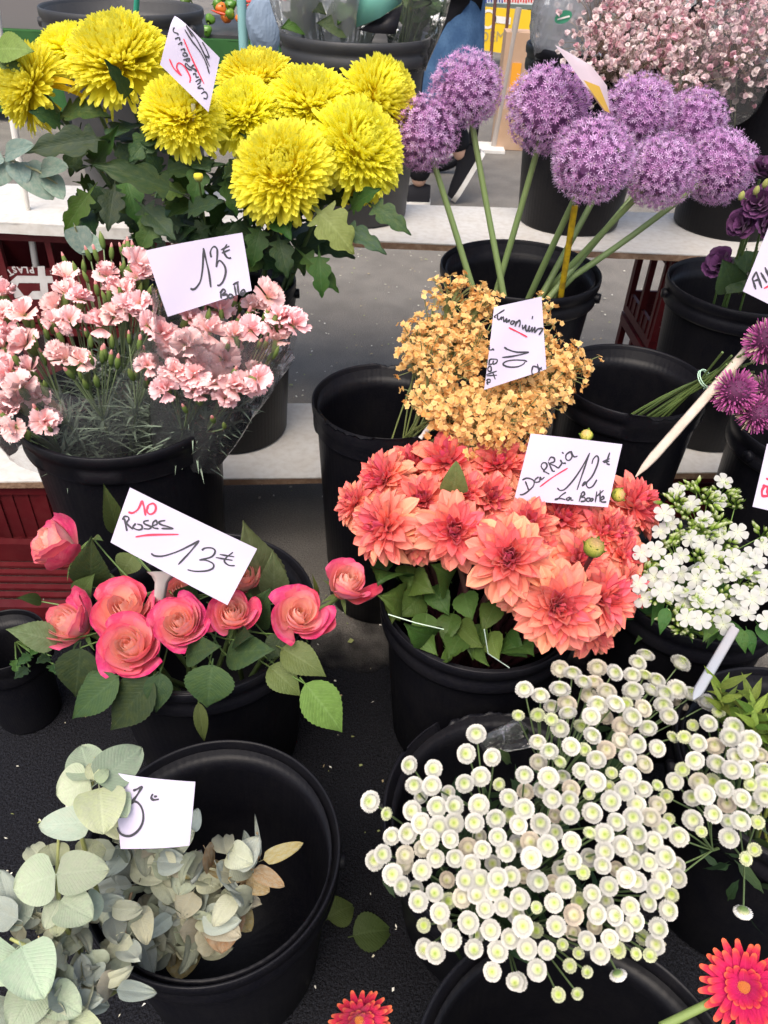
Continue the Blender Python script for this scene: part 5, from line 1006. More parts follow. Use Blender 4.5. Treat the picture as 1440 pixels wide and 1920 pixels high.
for px, py, r, z, ax, sx, sy, sz, lab in ((1396, 1850, 74, .40, (-.42, -.35, .8), 1240, 1925, .38, 'red gerbera with orange petal tips at the lower right corner'), (672, 1908, 58, .40, (.25, -.75, .62), 690, 2100, .3, 'crimson gerbera cut by the bottom edge')):
    p = P(px, py, z=z); R = r * dep(p) / FPX; b = P(sx, sy, z=sz); T = Thing('gerbera', lab, 'gerbera', b, 'gerberas'); bl = T.part('bloom', GE, mat4(frame(ax, .3), p, R)); T.part('flower_centre', GEC, mat4(frame(ax), p, R))
    g = G(); g.tube(curve(p - nrm(ax) * R * .1, p - nrm(ax) * R * .6, b, 10), .0042, 8, (.16, .22, .06)); T.part('stem', g.mesh('stem', MSTEM))
# ---- ivy in the low pot and two fallen leaves on the ground
for k, (px, py) in enumerate([(60, 1225), (75, 1210), (95, 1230), (100, 1245), (30, 1235), (55, 1250)]):
    q = P(px, py, z=.21); T = Thing('ivy_shoot', 'dark ivy shoot in the low pot in the shade', 'ivy', np.array([-.66, .93, .12]), 'ivy shoots in the low pot'); put_leaf(T, LCH[k % 3], q, q + np.array([rng.uniform(-.03, .03), -.03, rng.uniform(0, .02)]), None, ratio=.62); bez_stem(T, q, T.base, None, .0014)
for lab, bx, by, tx_, ty, w_ in (('dull green fallen leaf on the dark ground right of the eucalyptus bucket', 615, 1722, 668, 1690, 62), ('larger dull fallen leaf on the dark ground, tip towards the white buttons', 662, 1755, 742, 1738, 70)):
    b = P(bx, by, z=.016); T = Thing('fallen_leaf', lab, 'leaf', b, None); put_leaf(T, LCH[0] if 0 else LRO[1], b, P(tx_, ty, z=.014), w_ * dep(b) / FPX, ratio=.6, nh=UP + rng.normal(0, .1, 3))
# ---------------------------------------------------------------- price tags
def spl(pts, n=6):
    p = np.asarray(pts, float)
    if len(p) < 3: return np.vstack([p[0] * (1 - t) + p[-1] * t for t in np.linspace(0, 1, 4)])
    q = np.vstack([2 * p[0] - p[1], p, 2 * p[-1] - p[-2]]); o = []
    for i in range(1, len(q) - 2):
        for t in np.linspace(0, 1, n, endpoint=False):
            o.append(.5 * (2 * q[i] + (q[i + 1] - q[i - 1]) * t + (2 * q[i - 1] - 5 * q[i] + 4 * q[i + 1] - q[i + 2]) * t * t + (3 * q[i] - q[i - 1] - 3 * q[i + 1] + q[i + 2]) * t ** 3))
    return np.vstack([o, p[-1]])
def tag(label, quad_, Y, nrm_, bend=0., wave=0., black=(), red=(), zz=(0, 0, 1), wpx=3.4, wred=None, curl=None, extra=None):
    quad_ = [np.array(q, float) for q in quad_]; cpx = sum(quad_) / 4; c = P(*cpx, Y=Y); nn = nrm(nrm_); nn = nn if nn @ tocam(c) > 0 else -nn
    def hit(px, py):
        r = ray(px, py); return CAM + r * ((c - CAM) @ nn) / (r @ nn)
    A, B, C_, D = [hit(*q) for q in quad_]
    def disp(u, v):
        d = bend * (4 * u * (1 - u)) + wave * math.sin(u * 4.2 + v * 2.5 + 1) * (.4 + .6 * v)
        if curl: d -= curl * max(0, 1 - (u + v) * 3.2) ** 2
        return d
    nu, nv = 14, 10; V = []
    for i in range(nu + 1):
        for j in range(nv + 1):
            u, v = i / nu, j / nv; V.append(A * (1 - u) * (1 - v) + B * u * (1 - v) + C_ * u * v + D * (1 - u) * v + nn * disp(u, v))
    T = Thing('price_tag', label, 'price tag', (D + C_) / 2, 'handwritten price tags')
    V = np.array(V); g = G(); f = gridf(nu, nv); g.add(V, f[:, ::-1] if np.cross(V[1] - V[0], V[nv + 1] - V[0]) @ nn > 0 else f)
    me = g.mesh('paper', MPAPER, False); po = T.part('paper', me); sm = po.modifiers.new('thickness', 'SOLIDIFY'); sm.thickness = .0002; sm.offset = -1
    ex = np.stack([B - A, D - A], 1)
    def uv(p): 
        s = np.linalg.lstsq(np.stack([(B - A + C_ - D) / 2, (D - A + C_ - B) / 2], 1), p - A, rcond=None)[0]; return float(np.clip(s[0], 0, 1)), float(np.clip(s[1], 0, 1))
    def ink(name, strokes, m, w):
        g = G()
        for k, st in enumerate(strokes):
            sp = spl([(zz[0] + x / zz[2], zz[1] + y / zz[2]) for x, y in st]); pts = []
            for x, y in sp:
                p = hit(x, y); u, v = uv(p); pts.append(p + nn * (disp(u, v) + .0009 + k * .00002))
            pts = np.array(pts); t = np.gradient(pts, axis=0); t /= np.linalg.norm(t, axis=1)[:, None] + 1e-9; sd_ = np.cross(nn, t); hw = w * dep(c) / FPX / 2
            hwv = hw * (1 + .18 * np.sin(np.linspace(0, 9, len(pts)) + k)); hwv[[0, -1]] *= .6
            Vv = np.stack([pts - sd_ * hwv[:, None], pts + sd_ * hwv[:, None]], 1).reshape(-1, 3); g.add(Vv, gridf(len(pts) - 1, 1))
        T.part(name, g.mesh(name, m))
    if black: ink('lettering', black, MINK, wpx)
    if red: ink('red_lettering', red, MINKR, wred or wpx * 1.15)
    return T, hit, nn
T1, h1, n1 = tag('white tag reading 13 euro Botte, stuck among the pink carnations', [(274, 470), (454, 436), (473, 545), (314, 594)], 1.13, (.05, -1, .45), .009, .005,
    [[(590, 725), (615, 737), (650, 722), (700, 650), (725, 530), (735, 400), (738, 275)], [(738, 275), (770, 420), (800, 560), (820, 715)], [(825, 380), (815, 320), (835, 270), (865, 260), (890, 300), (890, 370), (878, 488)], [(878, 488), (900, 425), (930, 420), (975, 480), (985, 550), (960, 640), (920, 688), (890, 690)],
     [(998, 230), (960, 300), (985, 360), (1015, 385), (1045, 383)], [(930, 295), (1025, 250)], [(940, 330), (1030, 290)], [(932, 765), (940, 840)], [(925, 782), (960, 735), (985, 760), (955, 798), (1000, 795), (1012, 835), (975, 852)], [(1045, 785), (1022, 810), (1040, 838), (1070, 812), (1045, 785)], [(1085, 690), (1108, 808)], [(1118, 650), (1130, 760), (1142, 800)], [(1068, 685), (1132, 648)], [(1150, 800), (1200, 765), (1185, 738), (1158, 770), (1172, 802), (1208, 768)]], (), (260, 420, 6), 3.6)
g = G(); Bf = frame(n1); q = h1(331, 458.5) + n1 * .0055; e = nrm(h1(340, 456) - h1(322, 461)); s_ = np.cross(n1, e); Mf = mat4(np.stack([s_, np.cross(e, s_), e], 1), q); g.lathe([(0, -.0055), (.0016, -.004), (.002, -.001), (.0011, .0008), (.0016, .0022), (.0012, .0042), (0, .005)], 10, (.05, .03, .02), M=Mf)
for sgn in (1, -1): g.tube([q, q + s_ * sgn * .004 - n1 * .003, q + s_ * sgn * .006 - n1 * .0045], .0002, 3, (.03, .02, .015)); g.add([q + n1 * .001, q - e * .006 + s_ * sgn * .0035 + n1 * .0012, q - e * .007 + s_ * sgn * .001 + n1 * .0012], [(0, 1, 2)], (.25, .22, .2))
single('fly', 'small brown fly sitting on the top edge of the 13 euro Botte tag', 'fly', g.mesh('fly', MFLORET))
T2, h2, n2 = tag('long white tag reading 10 Roses 13 euro, above the pink and peach roses', [(244, 914), (482, 1029), (427, 1134), (207, 1017)], .76, (.08, -1, .75), .005, .002,
    [[(165, 345), (175, 400), (187, 458)], [(148, 358), (165, 328), (195, 330), (205, 352), (185, 385), (210, 415), (242, 440)], [(268, 388), (243, 425), (290, 447), (325, 435), (318, 405), (280, 395)], [(387, 362), (345, 370), (348, 393), (405, 418), (388, 438), (340, 436)], [(412, 412), (460, 395), (452, 363), (425, 382), (425, 425), (475, 436)], [(537, 362), (485, 372), (490, 396), (560, 418), (603, 436), (500, 434)],
     [(405, 658), (440, 680), (520, 680), (640, 642), (750, 590), (838, 543)], [(838, 543), (760, 640), (650, 758)], [(860, 630), (890, 610), (950, 610), (980, 640), (945, 690), (838, 716)], [(838, 716), (900, 720), (960, 750), (960, 790), (900, 815), (800, 818), (733, 804)], [(1140, 648), (1080, 695), (1062, 730), (1100, 765), (1155, 770)], [(1020, 668), (1150, 690)], [(985, 695), (1135, 722)]],
    [[(200, 288), (240, 295), (290, 260), (325, 183)], [(325, 183), (345, 250), (357, 320)], [(380, 225), (370, 280), (400, 307), (440, 285), (450, 240), (425, 210), (380, 225)], [(265, 510), (400, 492), (655, 487)]], (200, 900, 4.8), 3.2)
T3, h3, n3 = tag('small worn white tag reading 3, half behind a eucalyptus leaf', [(214, 1448), (366, 1466), (356, 1584), (226, 1592)], .41, (.05, -.75, .8), .006, .002,
    [[(420, 402), (480, 377), (562, 335)], [(562, 335), (470, 480), (378, 597)], [(378, 597), (440, 563), (500, 590), (550, 670), (570, 780), (550, 900), (480, 1010), (380, 1080), (280, 1085), (200, 1040), (165, 960)], [(715, 448), (690, 500), (720, 538), (805, 530)], [(728, 490), (778, 485)]], (), (200, 1430, 8), 4.2)
T4, h4, n4 = tag('white tag reading Dahlia 12 euro La Botte, stuck in the coral dahlias', [(995, 813), (1167, 833), (1139, 951), (964, 937)], .93, (.02, -1, .7), .004, .002,
    [[(215, 640), (240, 700), (257, 745)], [(180, 625), (240, 603), (310, 630), (312, 690), (250, 757), (190, 795), (152, 797)], [(372, 588), (330, 620), (332, 652), (380, 640), (390, 592), (402, 620), (440, 590)], [(440, 525), (400, 470), (415, 428), (455, 428), (465, 470), (428, 520), (450, 532), (497, 557)], [(480, 410), (530, 515), (560, 520)], [(485, 400), (510, 360), (550, 370), (550, 410), (500, 432), (560, 460), (600, 482), (640, 430)], [(620, 388), (645, 425), (690, 428)], [(640, 298), (660, 318)], [(742, 288), (690, 330), (690, 380), (725, 395), (760, 350), (745, 292), (780, 352), (825, 345)],
     [(588, 718), (620, 745), (680, 730), (780, 620), (880, 470), (967, 308)], [(967, 308), (900, 500), (818, 742)], [(993, 437), (1010, 380), (1050, 342), (1072, 380), (1050, 470), (990, 590), (885, 692), (905, 650), (932, 655), (930, 690), (960, 717), (1010, 690), (1052, 620)], [(1207, 302), (1180, 380), (1172, 430), (1207, 446)], [(1120, 410), (1207, 375)], [(1130, 422), (1202, 404)],
     [(690, 768), (640, 800), (590, 850), (563, 852), (620, 840), (682, 856)], [(735, 822), (692, 845), (715, 862), (745, 832), (748, 860), (775, 860)], [(872, 780), (840, 877)], [(860, 790), (895, 763), (905, 795), (868, 825), (905, 830), (908, 868), (858, 877)], [(950, 830), (922, 855), (948, 877), (977, 852), (950, 830)], [(990, 835), (968, 862), (988, 874), (1003, 850), (990, 835)], [(1050, 758), (1030, 887)], [(1090, 743), (1085, 880)], [(1040, 822), (1130, 745)], [(1095, 862), (1132, 840), (1122, 815), (1098, 838), (1105, 880), (1162, 882)]],
    [[(385, 705), (540, 590), (710, 485)]], (950, 800, 6.26), 2.9, 2.6)
T5, h5, n5 = tag('crumpled white tag reading Limonium 10 La Botte, on the apricot statice', [(926, 576), (1016, 556), (1023, 692), (908, 731)], 1.10, (.1, -1, .5), .006, .004,
    [[(490, 370), (400, 430), (330, 478), (345, 505)], [(380, 460), (375, 510), (400, 537), (440, 490), (432, 540), (470, 488), (478, 572), (522, 520), (520, 580), (570, 540), (558, 582)], [(610, 553), (588, 600), (620, 612), (657, 570), (612, 553)], [(688, 558), (665, 657)], [(668, 640), (705, 575), (742, 548), (752, 600), (733, 662)], [(790, 620), (800, 690), (832, 650), (850, 630), (850, 700), (880, 722), (915, 640), (902, 720), (930, 722), (962, 660), (958, 742), (1010, 660), (1002, 752), (1060, 690), (1142, 690), (1075, 792)], [(967, 473), (960, 518)],
     [(485, 1000), (560, 1040), (700, 1080), (907, 1080)], [(907, 1080), (780, 1120), (600, 1155), (455, 1170)], [(872, 1240), (820, 1220), (650, 1215), (520, 1240), (473, 1290), (560, 1330), (700, 1330), (800, 1290), (842, 1245)], [(1040, 1278), (1075, 1442)], [(1120, 1370), (985, 1318), (950, 1370), (948, 1440), (975, 1456)], [(1040, 1432), (1112, 1330)],
     [(235, 1290), (250, 1212), (300, 1200), (372, 1210), (360, 1262), (305, 1282), (312, 1222)], [(225, 1292), (300, 1282)], [(250, 1310), (218, 1360), (230, 1400), (272, 1400), (272, 1335), (250, 1310)], [(195, 1462), (370, 1400)], [(198, 1482), (372, 1470)], [(300, 1420), (345, 1542)], [(225, 1632), (210, 1590), (255, 1592), (258, 1545), (215, 1545), (205, 1575)], [(240, 985), (235, 1035), (275, 1045), (300, 1030), (318, 1055)]],
    [[(560, 670), (720, 745), (878, 828)]], (890, 540, 9), 2.8, 2.6)
T6, h6, n6 = tag('tilted white tag with red 5 and black script among the yellow chrysanthemums', [(326, 24), (412, 108), (391, 211), (300, 121)], 1.40, (.2, -1, .35), .004, .004,
    [[(345, 390), (322, 425), (335, 470), (395, 490), (400, 525)], [(350, 585), (425, 562), (432, 615)], [(405, 682), (462, 645), (462, 695)], [(445, 772), (512, 755), (512, 800)], [(480, 830), (530, 818), (562, 868), (500, 872), (482, 845)], [(488, 942), (592, 918), (582, 962), (530, 952)], [(682, 1018), (640, 1060), (705, 1130), (720, 1112)], [(720, 1112), (600, 1055), (540, 1000), (525, 1040), (580, 1095), (640, 1110)], [(655, 1190), (702, 1168), (712, 1230), (762, 1230)], [(700, 1312), (782, 1268), (772, 1330), (728, 1362)], [(792, 1368), (740, 1422), (822, 1428), (842, 1462)], [(798, 1522), (862, 1488), (902, 1540), (890, 1602), (838, 1600)],
     [(518, 428), (640, 620), (780, 800), (880, 990), (937, 1172)], [(545, 358), (600, 470), (655, 552)], [(560, 390), (700, 560), (820, 780), (942, 1052)], [(818, 640), (885, 760), (932, 890), (868, 860), (820, 780)]],
    [[(253, 922), (330, 1080), (458, 1207)], [(458, 1207), (390, 1100), (380, 1030), (420, 990), (500, 1040), (570, 1150), (612, 1250), (600, 1332)], [(498, 585), (660, 960), (847, 1352)]], (290, 10, 9.14), 2.3, 2.6, curl=.02)
tag('white tag cut by the right edge, black A and two strokes above a red line', [(1443, 420), (1560, 470), (1520, 610), (1393, 546)], 1.38, (-.1, -1, .5), .002, .001,
    [[(768, 1430), (815, 1340)], [(770, 1425), (812, 1555)], [(815, 1340), (882, 1537)], [(792, 1452), (852, 1432)], [(868, 1350), (942, 1475)], [(918, 1288), (985, 1440)]], [[(908, 1542), (1010, 1490)]], (1290, 300, 6.4), 4.2, 4)
tag('white tag with a red letter at the right edge, above the white phlox', [(1438, 832), (1550, 850), (1520, 975), (1411, 950)], .92, (-.1, -1, .6), .001, .001, (), [[(470, 1318), (560, 1342), (640, 1342)], [(505, 1345), (460, 1430), (462, 1530), (500, 1560), (640, 1550)], [(550, 1160), (640, 1195)], [(590, 1350), (580, 1450), (600, 1545)]], (1390, 800, 12), 1, 4.5)
# curled lilac tag seen from behind on its yellow stake
c0 = P(1098, 150, Y=1.50); g = G(); V = []
ptsL = [(1040, 84), (1066, 118), (1100, 165), (1132, 208)]; ptsR = [(1062, 96), (1108, 122), (1138, 160), (1143, 205)]
for k in range(13):
    t = k / 12; L_ = np.array([np.interp(t, [0, .33, .66, 1], [p[0] for p in ptsL]), np.interp(t, [0, .33, .66, 1], [p[1] for p in ptsL])]); R_ = np.array([np.interp(t, [0, .33, .66, 1], [p[0] for p in ptsR]), np.interp(t, [0, .33, .66, 1], [p[1] for p in ptsR])])
    for j in range(7):
        u = j / 6; q = L_ * (1 - u) + R_ * u; V.append(P(q[0], q[1], Y=1.50 + .05 * (u - .5) + .012 * math.sin(u * pi) + .02 * t))
g.add(np.array(V), gridf(12, 6)); T = Thing('price_tag', 'curled lilac price tag seen from behind on a yellow stake in the purple alliums', 'price tag', V[-1], 'handwritten price tags'); T.part('paper', g.mesh('paper', mat('lilac_paper', (.70, .58, .62), .7, .2, trans=.3)))
g = G(); V2 = []
for k in range(9):
    t = k / 8
    for j in range(4):
        u = j / 3; a_ = np.array([1094 + 40 * t, 150 + 58 * t]); b_ = np.array([1132 + 12 * t - 8 * (1 - t), 162 + 50 * t]); q = a_ * (1 - u) + b_ * u; V2.append(P(q[0], q[1], Y=1.475 + .03 * u))
g.add(np.array(V2), gridf(8, 3)); T.part('holder', g.mesh('holder', mat('yellow_plastic', (.62, .38, .03), .35, .5, trans=.2)))
def stake(label, a, b, r, m, flat=.4, cat='stake', name='tag_stake', tip=True, group=None):
    a, b = np.asarray(a), np.asarray(b); y = nrm(b - a); L = np.linalg.norm(b - a); x = nrm(np.cross(y, tocam((a + b) / 2))); z = np.cross(x, y); g = G(); pr = [(0, 1), (.12, 1), (.5, 1), (.86, 1), (.93, .75), (1, .12 if tip else 1)]; V = []
    for t, wv in pr:
        for k in range(8):
            an = k * pi / 4; V.append(a + y * L * t + x * r * wv * math.cos(an) + z * r * flat * wv * math.sin(an))
    V = np.array(V); F = [(i * 8 + k, i * 8 + (k + 1) % 8, (i + 1) * 8 + (k + 1) % 8, (i + 1) * 8 + k) for i in range(5) for k in range(8)]
    g.add(V, F); g.add(np.vstack([V[:8], [a]]), [((k + 1) % 8, k, 8) for k in range(8)]); g.add(np.vstack([V[-8:], [b]]), [(k, (k + 1) % 8, 8) for k in range(8)])
    return single(name, label, cat, g.mesh(name, m), group=group)
MW = mat('weathered_wood', (.52, .44, .36), .7, .3, noise=[(60, .5, (.36, .28, .22)), (12, .4, (.6, .55, .48))], bump=(90, .3))
MY = mat('yellow_stake', (.66, .45, .02), .4, .5, noise=(45, .8, (.16, .08, .03)))
stake('yellow spotted stake standing in the purple allium bucket', P(1078, 385, Y=1.50), P(1064, 520, Y=1.59) + np.array([0, .02, -.12]), .0062, MY)
stake('pale wooden stake leaning across the open bucket of small alliums', P(1438, 615, Y=1.16), P(1192, 894, Y=1.03), .0078, MW)
stake('grey plastic stake running down from the white phlox to the white buttons', P(1378, 1178, Y=.74), P(1300, 1312, Y=.62), .0066, mat('grey_plastic', (.33, .35, .38), .35, .5, noise=(14, .5, (.42, .36, .34))))
stake('white stick under the apricot statice at the bucket rim', P(848, 748, Y=1.10), P(788, 822, Y=1.09), .0042, MWHITEPL, tip=False)
# white forked holder of the roses tag
T = Thing('tag_holder', 'white plastic clip holding the 10 Roses tag', 'holder', P(300, 1120, Y=.77)); g = G(); a_, b_, c_ = P(312, 1076, Y=.765), P(300, 1118, Y=.775), P(285, 1240, Y=.80); V = []
for p, wv in ((P(305, 1072, Y=.763), .022), (P(306, 1080, Y=.765), .016), (P(303, 1092, Y=.768), .0095), (b_, .0085), (P(293, 1165, Y=.79), .008), (c_, .008)):
    x = RX; 
    for sx, sz in ((-1, 0), (-.5, 1), (.5, 1), (1, 0), (.5, -1), (-.5, -1)): V.append(p + x * sx * wv + np.array([0, -1, .6]) * sz * .0022)
V = np.array(V); g.add(V, [(i * 6 + k, (i + 1) * 6 + k, (i + 1) * 6 + (k + 1) % 6, i * 6 + (k + 1) % 6) for i in range(5) for k in range(6)]); T.part('clip', g.mesh('clip', MWHITEPL))
for lab, a_, b_, w_ in (('white stick behind the 13 euro Botte tag, going into the carnations', P(350, 560, Y=1.15), P(352, 700, Y=1.18), .004), ('pale stick carrying the 3 tag', P(290, 1560, Y=.43), P(330, 1720, Y=.47), .004), ('yellow leaf shaped stake end below the Dahlia tag', P(1035, 938, Y=1.0), P(1018, 1010, Y=.98), .008), ('pale stick behind the tilted tag in the yellow chrysanthemums', P(362, 195, Y=1.42), P(374, 400, Y=1.50), .0035)):
    stake(lab, a_, b_, w_, MY if 'yellow leaf' in lab else MWHITEPL)

# ---------------------------------------------------------------- clear sleeves and films
def sleeve(label, bot, top, rb, rt, m, seed, squash=.7, open_front=None, n=40, k=14, jag=.02, cat='film sleeve', rot=0.):
    r = np.random.default_rng(seed); bot, top = np.asarray(bot), np.asarray(top); ax = nrm(top - bot); B = frame(ax); x = nrm(np.cross(ax, [0, 1.0, 0])); y = np.cross(ax, x); ph = r.uniform(0, 6, 5); V = []
    for i in range(k + 1):
        t = i / k
        for j in range(n + 1):
            a = j / n * 2 * pi; rad = rb + (rt - rb) * t ** .85; rad *= 1 + .05 * math.sin(3 * a + ph[0] + 2 * t) + .035 * math.sin(7 * a + ph[1] - 5 * t) + .02 * math.sin(13 * a + ph[2] + 9 * t)
            h = t + (jag / max(.01, np.linalg.norm(top - bot))) * t * (math.sin(2 * a + ph[3]) * 1.6 + math.sin(5 * a + ph[4]))
            V.append(bot + (top - bot) * h + x * rad * math.cos(a) + y * rad * squash * math.sin(a))
    g = G(); g.add(np.array(V), gridf(k, n)); return single('film_sleeve', label, cat, g.mesh('film_sleeve', m))
sleeve('clear film sleeve round the right hand carnation bunch', P(350, 858, Y=1.10), P(432, 590, Y=1.13), .055, .118, MFILM, 3, .75)
sleeve('clear film sleeve round the left carnations', P(150, 850, Y=1.12), P(110, 660, Y=1.13), .12, .165, MFILM, 5, .6)
sleeve('clear film wrap holding the pink gypsophila above its bucket', P(1330, 230, Y=2.02), P(1290, 60, Y=2.02), .12, .24, MFILM2 if 0 else MFILM, 8, .8)
sleeve('clear crinkled film under the pink gypsophila at the left of its wrap', P(1260, 190, Y=1.99), P(1215, 110, Y=1.97), .05, .13, MFILM, 18, .8)
def crumple(label, cen, s, m, seed, cat='film', name='crumpled_film', n=26):
    r = np.random.default_rng(seed); ds = r.normal(0, 1, (40, 3)); ds /= np.linalg.norm(ds, axis=1)[:, None]; am = r.uniform(.1, .5, 40); V = []
    for i in range(n + 1):
        for j in range(n * 2 + 1):
            th = i / n * pi; a = j / (n * 2) * 2 * pi; d = np.array([math.sin(th) * math.cos(a), math.sin(th) * math.sin(a), math.cos(th)])
            k = np.abs(ds @ d); rad = .75 + .3 * np.max(k * am * 2 - .3) - .25 * np.min(np.abs(ds[:12] @ d)) * 3 * .4
            V.append(np.asarray(cen) + d * rad * np.asarray(s))
    g = G(); g.add(np.array(V), gridf(n, n * 2)[:, ::-1]); return single(name, label, cat, g.mesh(name, m, False))
cfm = crumple('crumpled white film in the bucket behind the purple alliums', P(1060, 40, Y=2.06), (.085, .08, .13), MFILM2, 4)
g = G(); q = P(1056, 32, Y=1.955); an = np.linspace(0, 2 * pi, 20)[:-1]; g.add(np.vstack([[q], [q + np.array([.018 * math.cos(a), -.001, .012 * math.sin(a) + .004 * math.cos(a)]) for a in an]]), [(0, 1 + (k + 1) % 19, 1 + k) for k in range(19)]); g.add([q + np.array([-.012, -.003, -.006]), q + np.array([.014, -.003, .001]), q + np.array([.012, -.003, .004]), q + np.array([-.012, -.003, -.003])], [(0, 1, 2, 3)], mi=1)
obj('printed_logo', g.mesh('printed_logo', [mat('green_print', (.03, .22, .12), .5), MWHITEPL], False), cfm)
# film wrapped bouquets with leaves in the middle upper bucket
for i, (px, lab, m, lc) in enumerate([(575, 'film wrapped bouquet at the left in the middle upper bucket', MFILM2, 2), (650, 'film wrapped bouquet in the middle of the upper bucket', MFILM2, 0), (770, 'film wrapped bouquet with visible leaves at the right of the upper bucket', MFILM, 0)]):
    bt = P(px, 75, Y=2.08 - .02 * i); tp = P(px + (-10, 5, 12)[i], -60, Y=2.05); b0 = inb('upmid', .62, (px - 665) * .0004); T = Thing('bouquet', lab, 'bouquet', b0, 'wrapped bouquets in the middle upper bucket')
    g = G()
    for k in range(9): e = tp + rng.normal(0, .03, 3); g.tube(curve(b0, bt + rng.normal(0, .01, 3), e, 8), .002, 5, (.07, .11, .04))
    T.part('stems', g.mesh('stems', MSTEM), kind='stuff')
    for k in range(16):
        t = rng.uniform(.1, 1); q = bt * (1 - t) + tp * t + rng.normal(0, .02, 3); d = nrm(rng.normal(0, 1, 3) + [0, -.4, .4]); put_leaf(T, LRO[lc] if k % 2 else LDA[0], q, q + d * rng.uniform(.05, .09), None, ratio=.6)
    r = np.random.default_rng(i); V = []
    for a1 in range(11):
        for b1 in range(29):
            t = a1 / 10; a = b1 / 28 * 2 * pi; rad = (.035 + .055 * t) * (1 + .12 * math.sin(5 * a + i + 3 * t) + .08 * math.sin(11 * a - 4 * t)); V.append(bt - [0, 0, .06] + (tp - bt + [0, 0, .06]) * t + np.array([rad * math.cos(a), rad * math.sin(a), 0]))
    g = G(); g.add(np.array(V), gridf(10, 28)); T.part('film_sleeve', g.mesh('film_sleeve', m))
g = G(); A_, B_, C_, D_ = P(668, 52, Y=1.99), P(752, 6, Y=1.99), P(770, -70, Y=2.0), P(672, -70, Y=2.0); g.add([A_, P(712, 34, Y=1.97), B_, C_, P(720, -70, Y=1.975), D_], [(0, 1, 4, 5), (1, 2, 3, 4)])
o = single('wrapping_paper', 'sheet of sea green wrapping paper in the middle upper bucket', 'paper', g.mesh('wrapping_paper', mat('teal_paper', (.18, .48, .40), .6, .2, noise=(12, .4, (.3, .6, .52)))))
o.modifiers.new('thickness', 'SOLIDIFY').thickness = .001
g = G(); g.add([P(672, 56, Y=1.985), P(756, 8, Y=1.985), P(742, 64, Y=1.97), P(700, 62, Y=1.96)], [(0, 3, 2, 1)]); o = single('black_sheet', 'folded black plastic sheet below the sea green paper', 'plastic sheet', g.mesh('black_sheet', MB)); o.modifiers.new('thickness', 'SOLIDIFY').thickness = .001
sleeve('clear film scrap in the broken rimmed bucket behind the white buttons', P(905, 1400, z=.30), P(985, 1372, z=.33), .018, .03, MFILM, 23, .4, jag=.004)
# ---------------------------------------------------------------- across the street
MGC = mat('green_cloth', (.022, .085, .022), .9, .1, noise=[(6, .5, (.035, .12, .03))], bump=(60, .4), sheen=.3)
def zone(n): return None
TB = Thing('market_table', 'long market table under a green cloth, far behind the yellow chrysanthemums', 'table', (-1.6, 5.5, 0))
g = G(); nx = 60; V = []
for zz_ in (.51, .50, .30, .06):
    for i in range(nx + 1):
        x = -4.2 + 3.55 * i / nx; V.append((x, 5.3 + (.012 * math.sin(i * 1.9) + .008 * math.sin(i * .7)) * (.51 - zz_) * 3, zz_))
g.add(np.array(V), gridf(3, nx)); g.box((-4.2, 5.30, .505), (-.65, 6.4, .512)); TB.part('tablecloth', g.mesh('tablecloth', MGC))
for x in (-4.1, -2.4, -.75):
    for y in (5.42, 6.3): g = G(); g.box((x - .02, y - .02, 0), (x + .02, y + .02, .5)); TB.part('leg', g.mesh('leg', MW))
def pepper(long_, seed):
    r = np.random.default_rng(seed); g = G(); n, k = 14, 16; V = []
    for i in range(n + 1):
        t = i / n
        for j in range(k + 1):
            a = j / k * 2 * pi
            if long_: rad = .26 * (math.sin(pi * min(1, t * .9 + .1)) ** .6) * (1 - .55 * t) + .001; V.append((rad * math.cos(a) + .3 * math.sin(t * 2.4 + seed), rad * math.sin(a), t * 2.6))
            else: rad = .85 * math.sin(pi * (t * .9 + .08)) ** .6 * (1 + .12 * math.cos(3 * a + seed)) * (1.05 - .2 * t); V.append((rad * math.cos(a), rad * math.sin(a), t * 1.7 - .2 * math.exp(-(((1 - t) * 5) ** 2))))
    g.add(np.array(V), gridf(n, k)[:, ::-1]); return g
MRP = mat('red_pepper_skin', (.55, .022, .012), .22, .5, rnd=.2, hue=.012); MGP = mat('green_pepper_skin', (.10, .22, .02), .25, .5, rnd=.3, hue=.02); MOR = mat('orange_pepper_skin', (.68, .17, .02), .25, .5, rnd=.2)
PEM = [pepper(False, s).mesh('flesh', MGP) for s in (0, 1)] + [pepper(True, s).mesh('flesh', MRP) for s in (0, 1)] + [pepper(False, 4).mesh('flesh', MOR)]
g = G(); g.tube([(0, 0, -.1), (0, .05, -.3), (.08, .1, -.5)], [.13, .09], 6, (.12, .2, .03)); PST = g.mesh('stalk', MSTEM)
LPP = {'g': 'green pepper in the heap on the green clothed table', 'r': 'long red pepper in the heap on the green clothed table', 'o': 'orange pepper in the heap on the green clothed table'}
for i in range(46):
    x, k = rng.uniform(-1.42, -.72), 'grrog'[int(rng.integers(5))]; ly = rng.random(); y = 5.36 + ly * .5
    if x < -1.1 and k == 'r' and rng.random() < .5: k = 'g'
    z = .55 + ly * .16 + rng.uniform(0, .03); s = rng.uniform(.034, .042); T = Thing('pepper', LPP[k], 'pepper', (x, y, z), {'g': 'green peppers', 'r': 'long red peppers', 'o': 'orange peppers'}[k])
    if k == 'r': s *= .95; R = frame((rng.choice([-1, 1]) * 1.0, rng.uniform(-.4, .2), rng.uniform(-.1, .15)), rng.uniform(0, 6)); me = PEM[2 + i % 2]
    else: R = frame(rng.normal(0, 1, 3) + [0, -.3, .3], 0); me = PEM[i % 2] if k == 'g' else PEM[4]
    M = mat4(R, (x, y, z), s); T.part('flesh', me, M); T.part('stalk', PST, M)
g = G(); g.box((-1.6, 5.345, .513), (-.66, 6.3, .53)); 
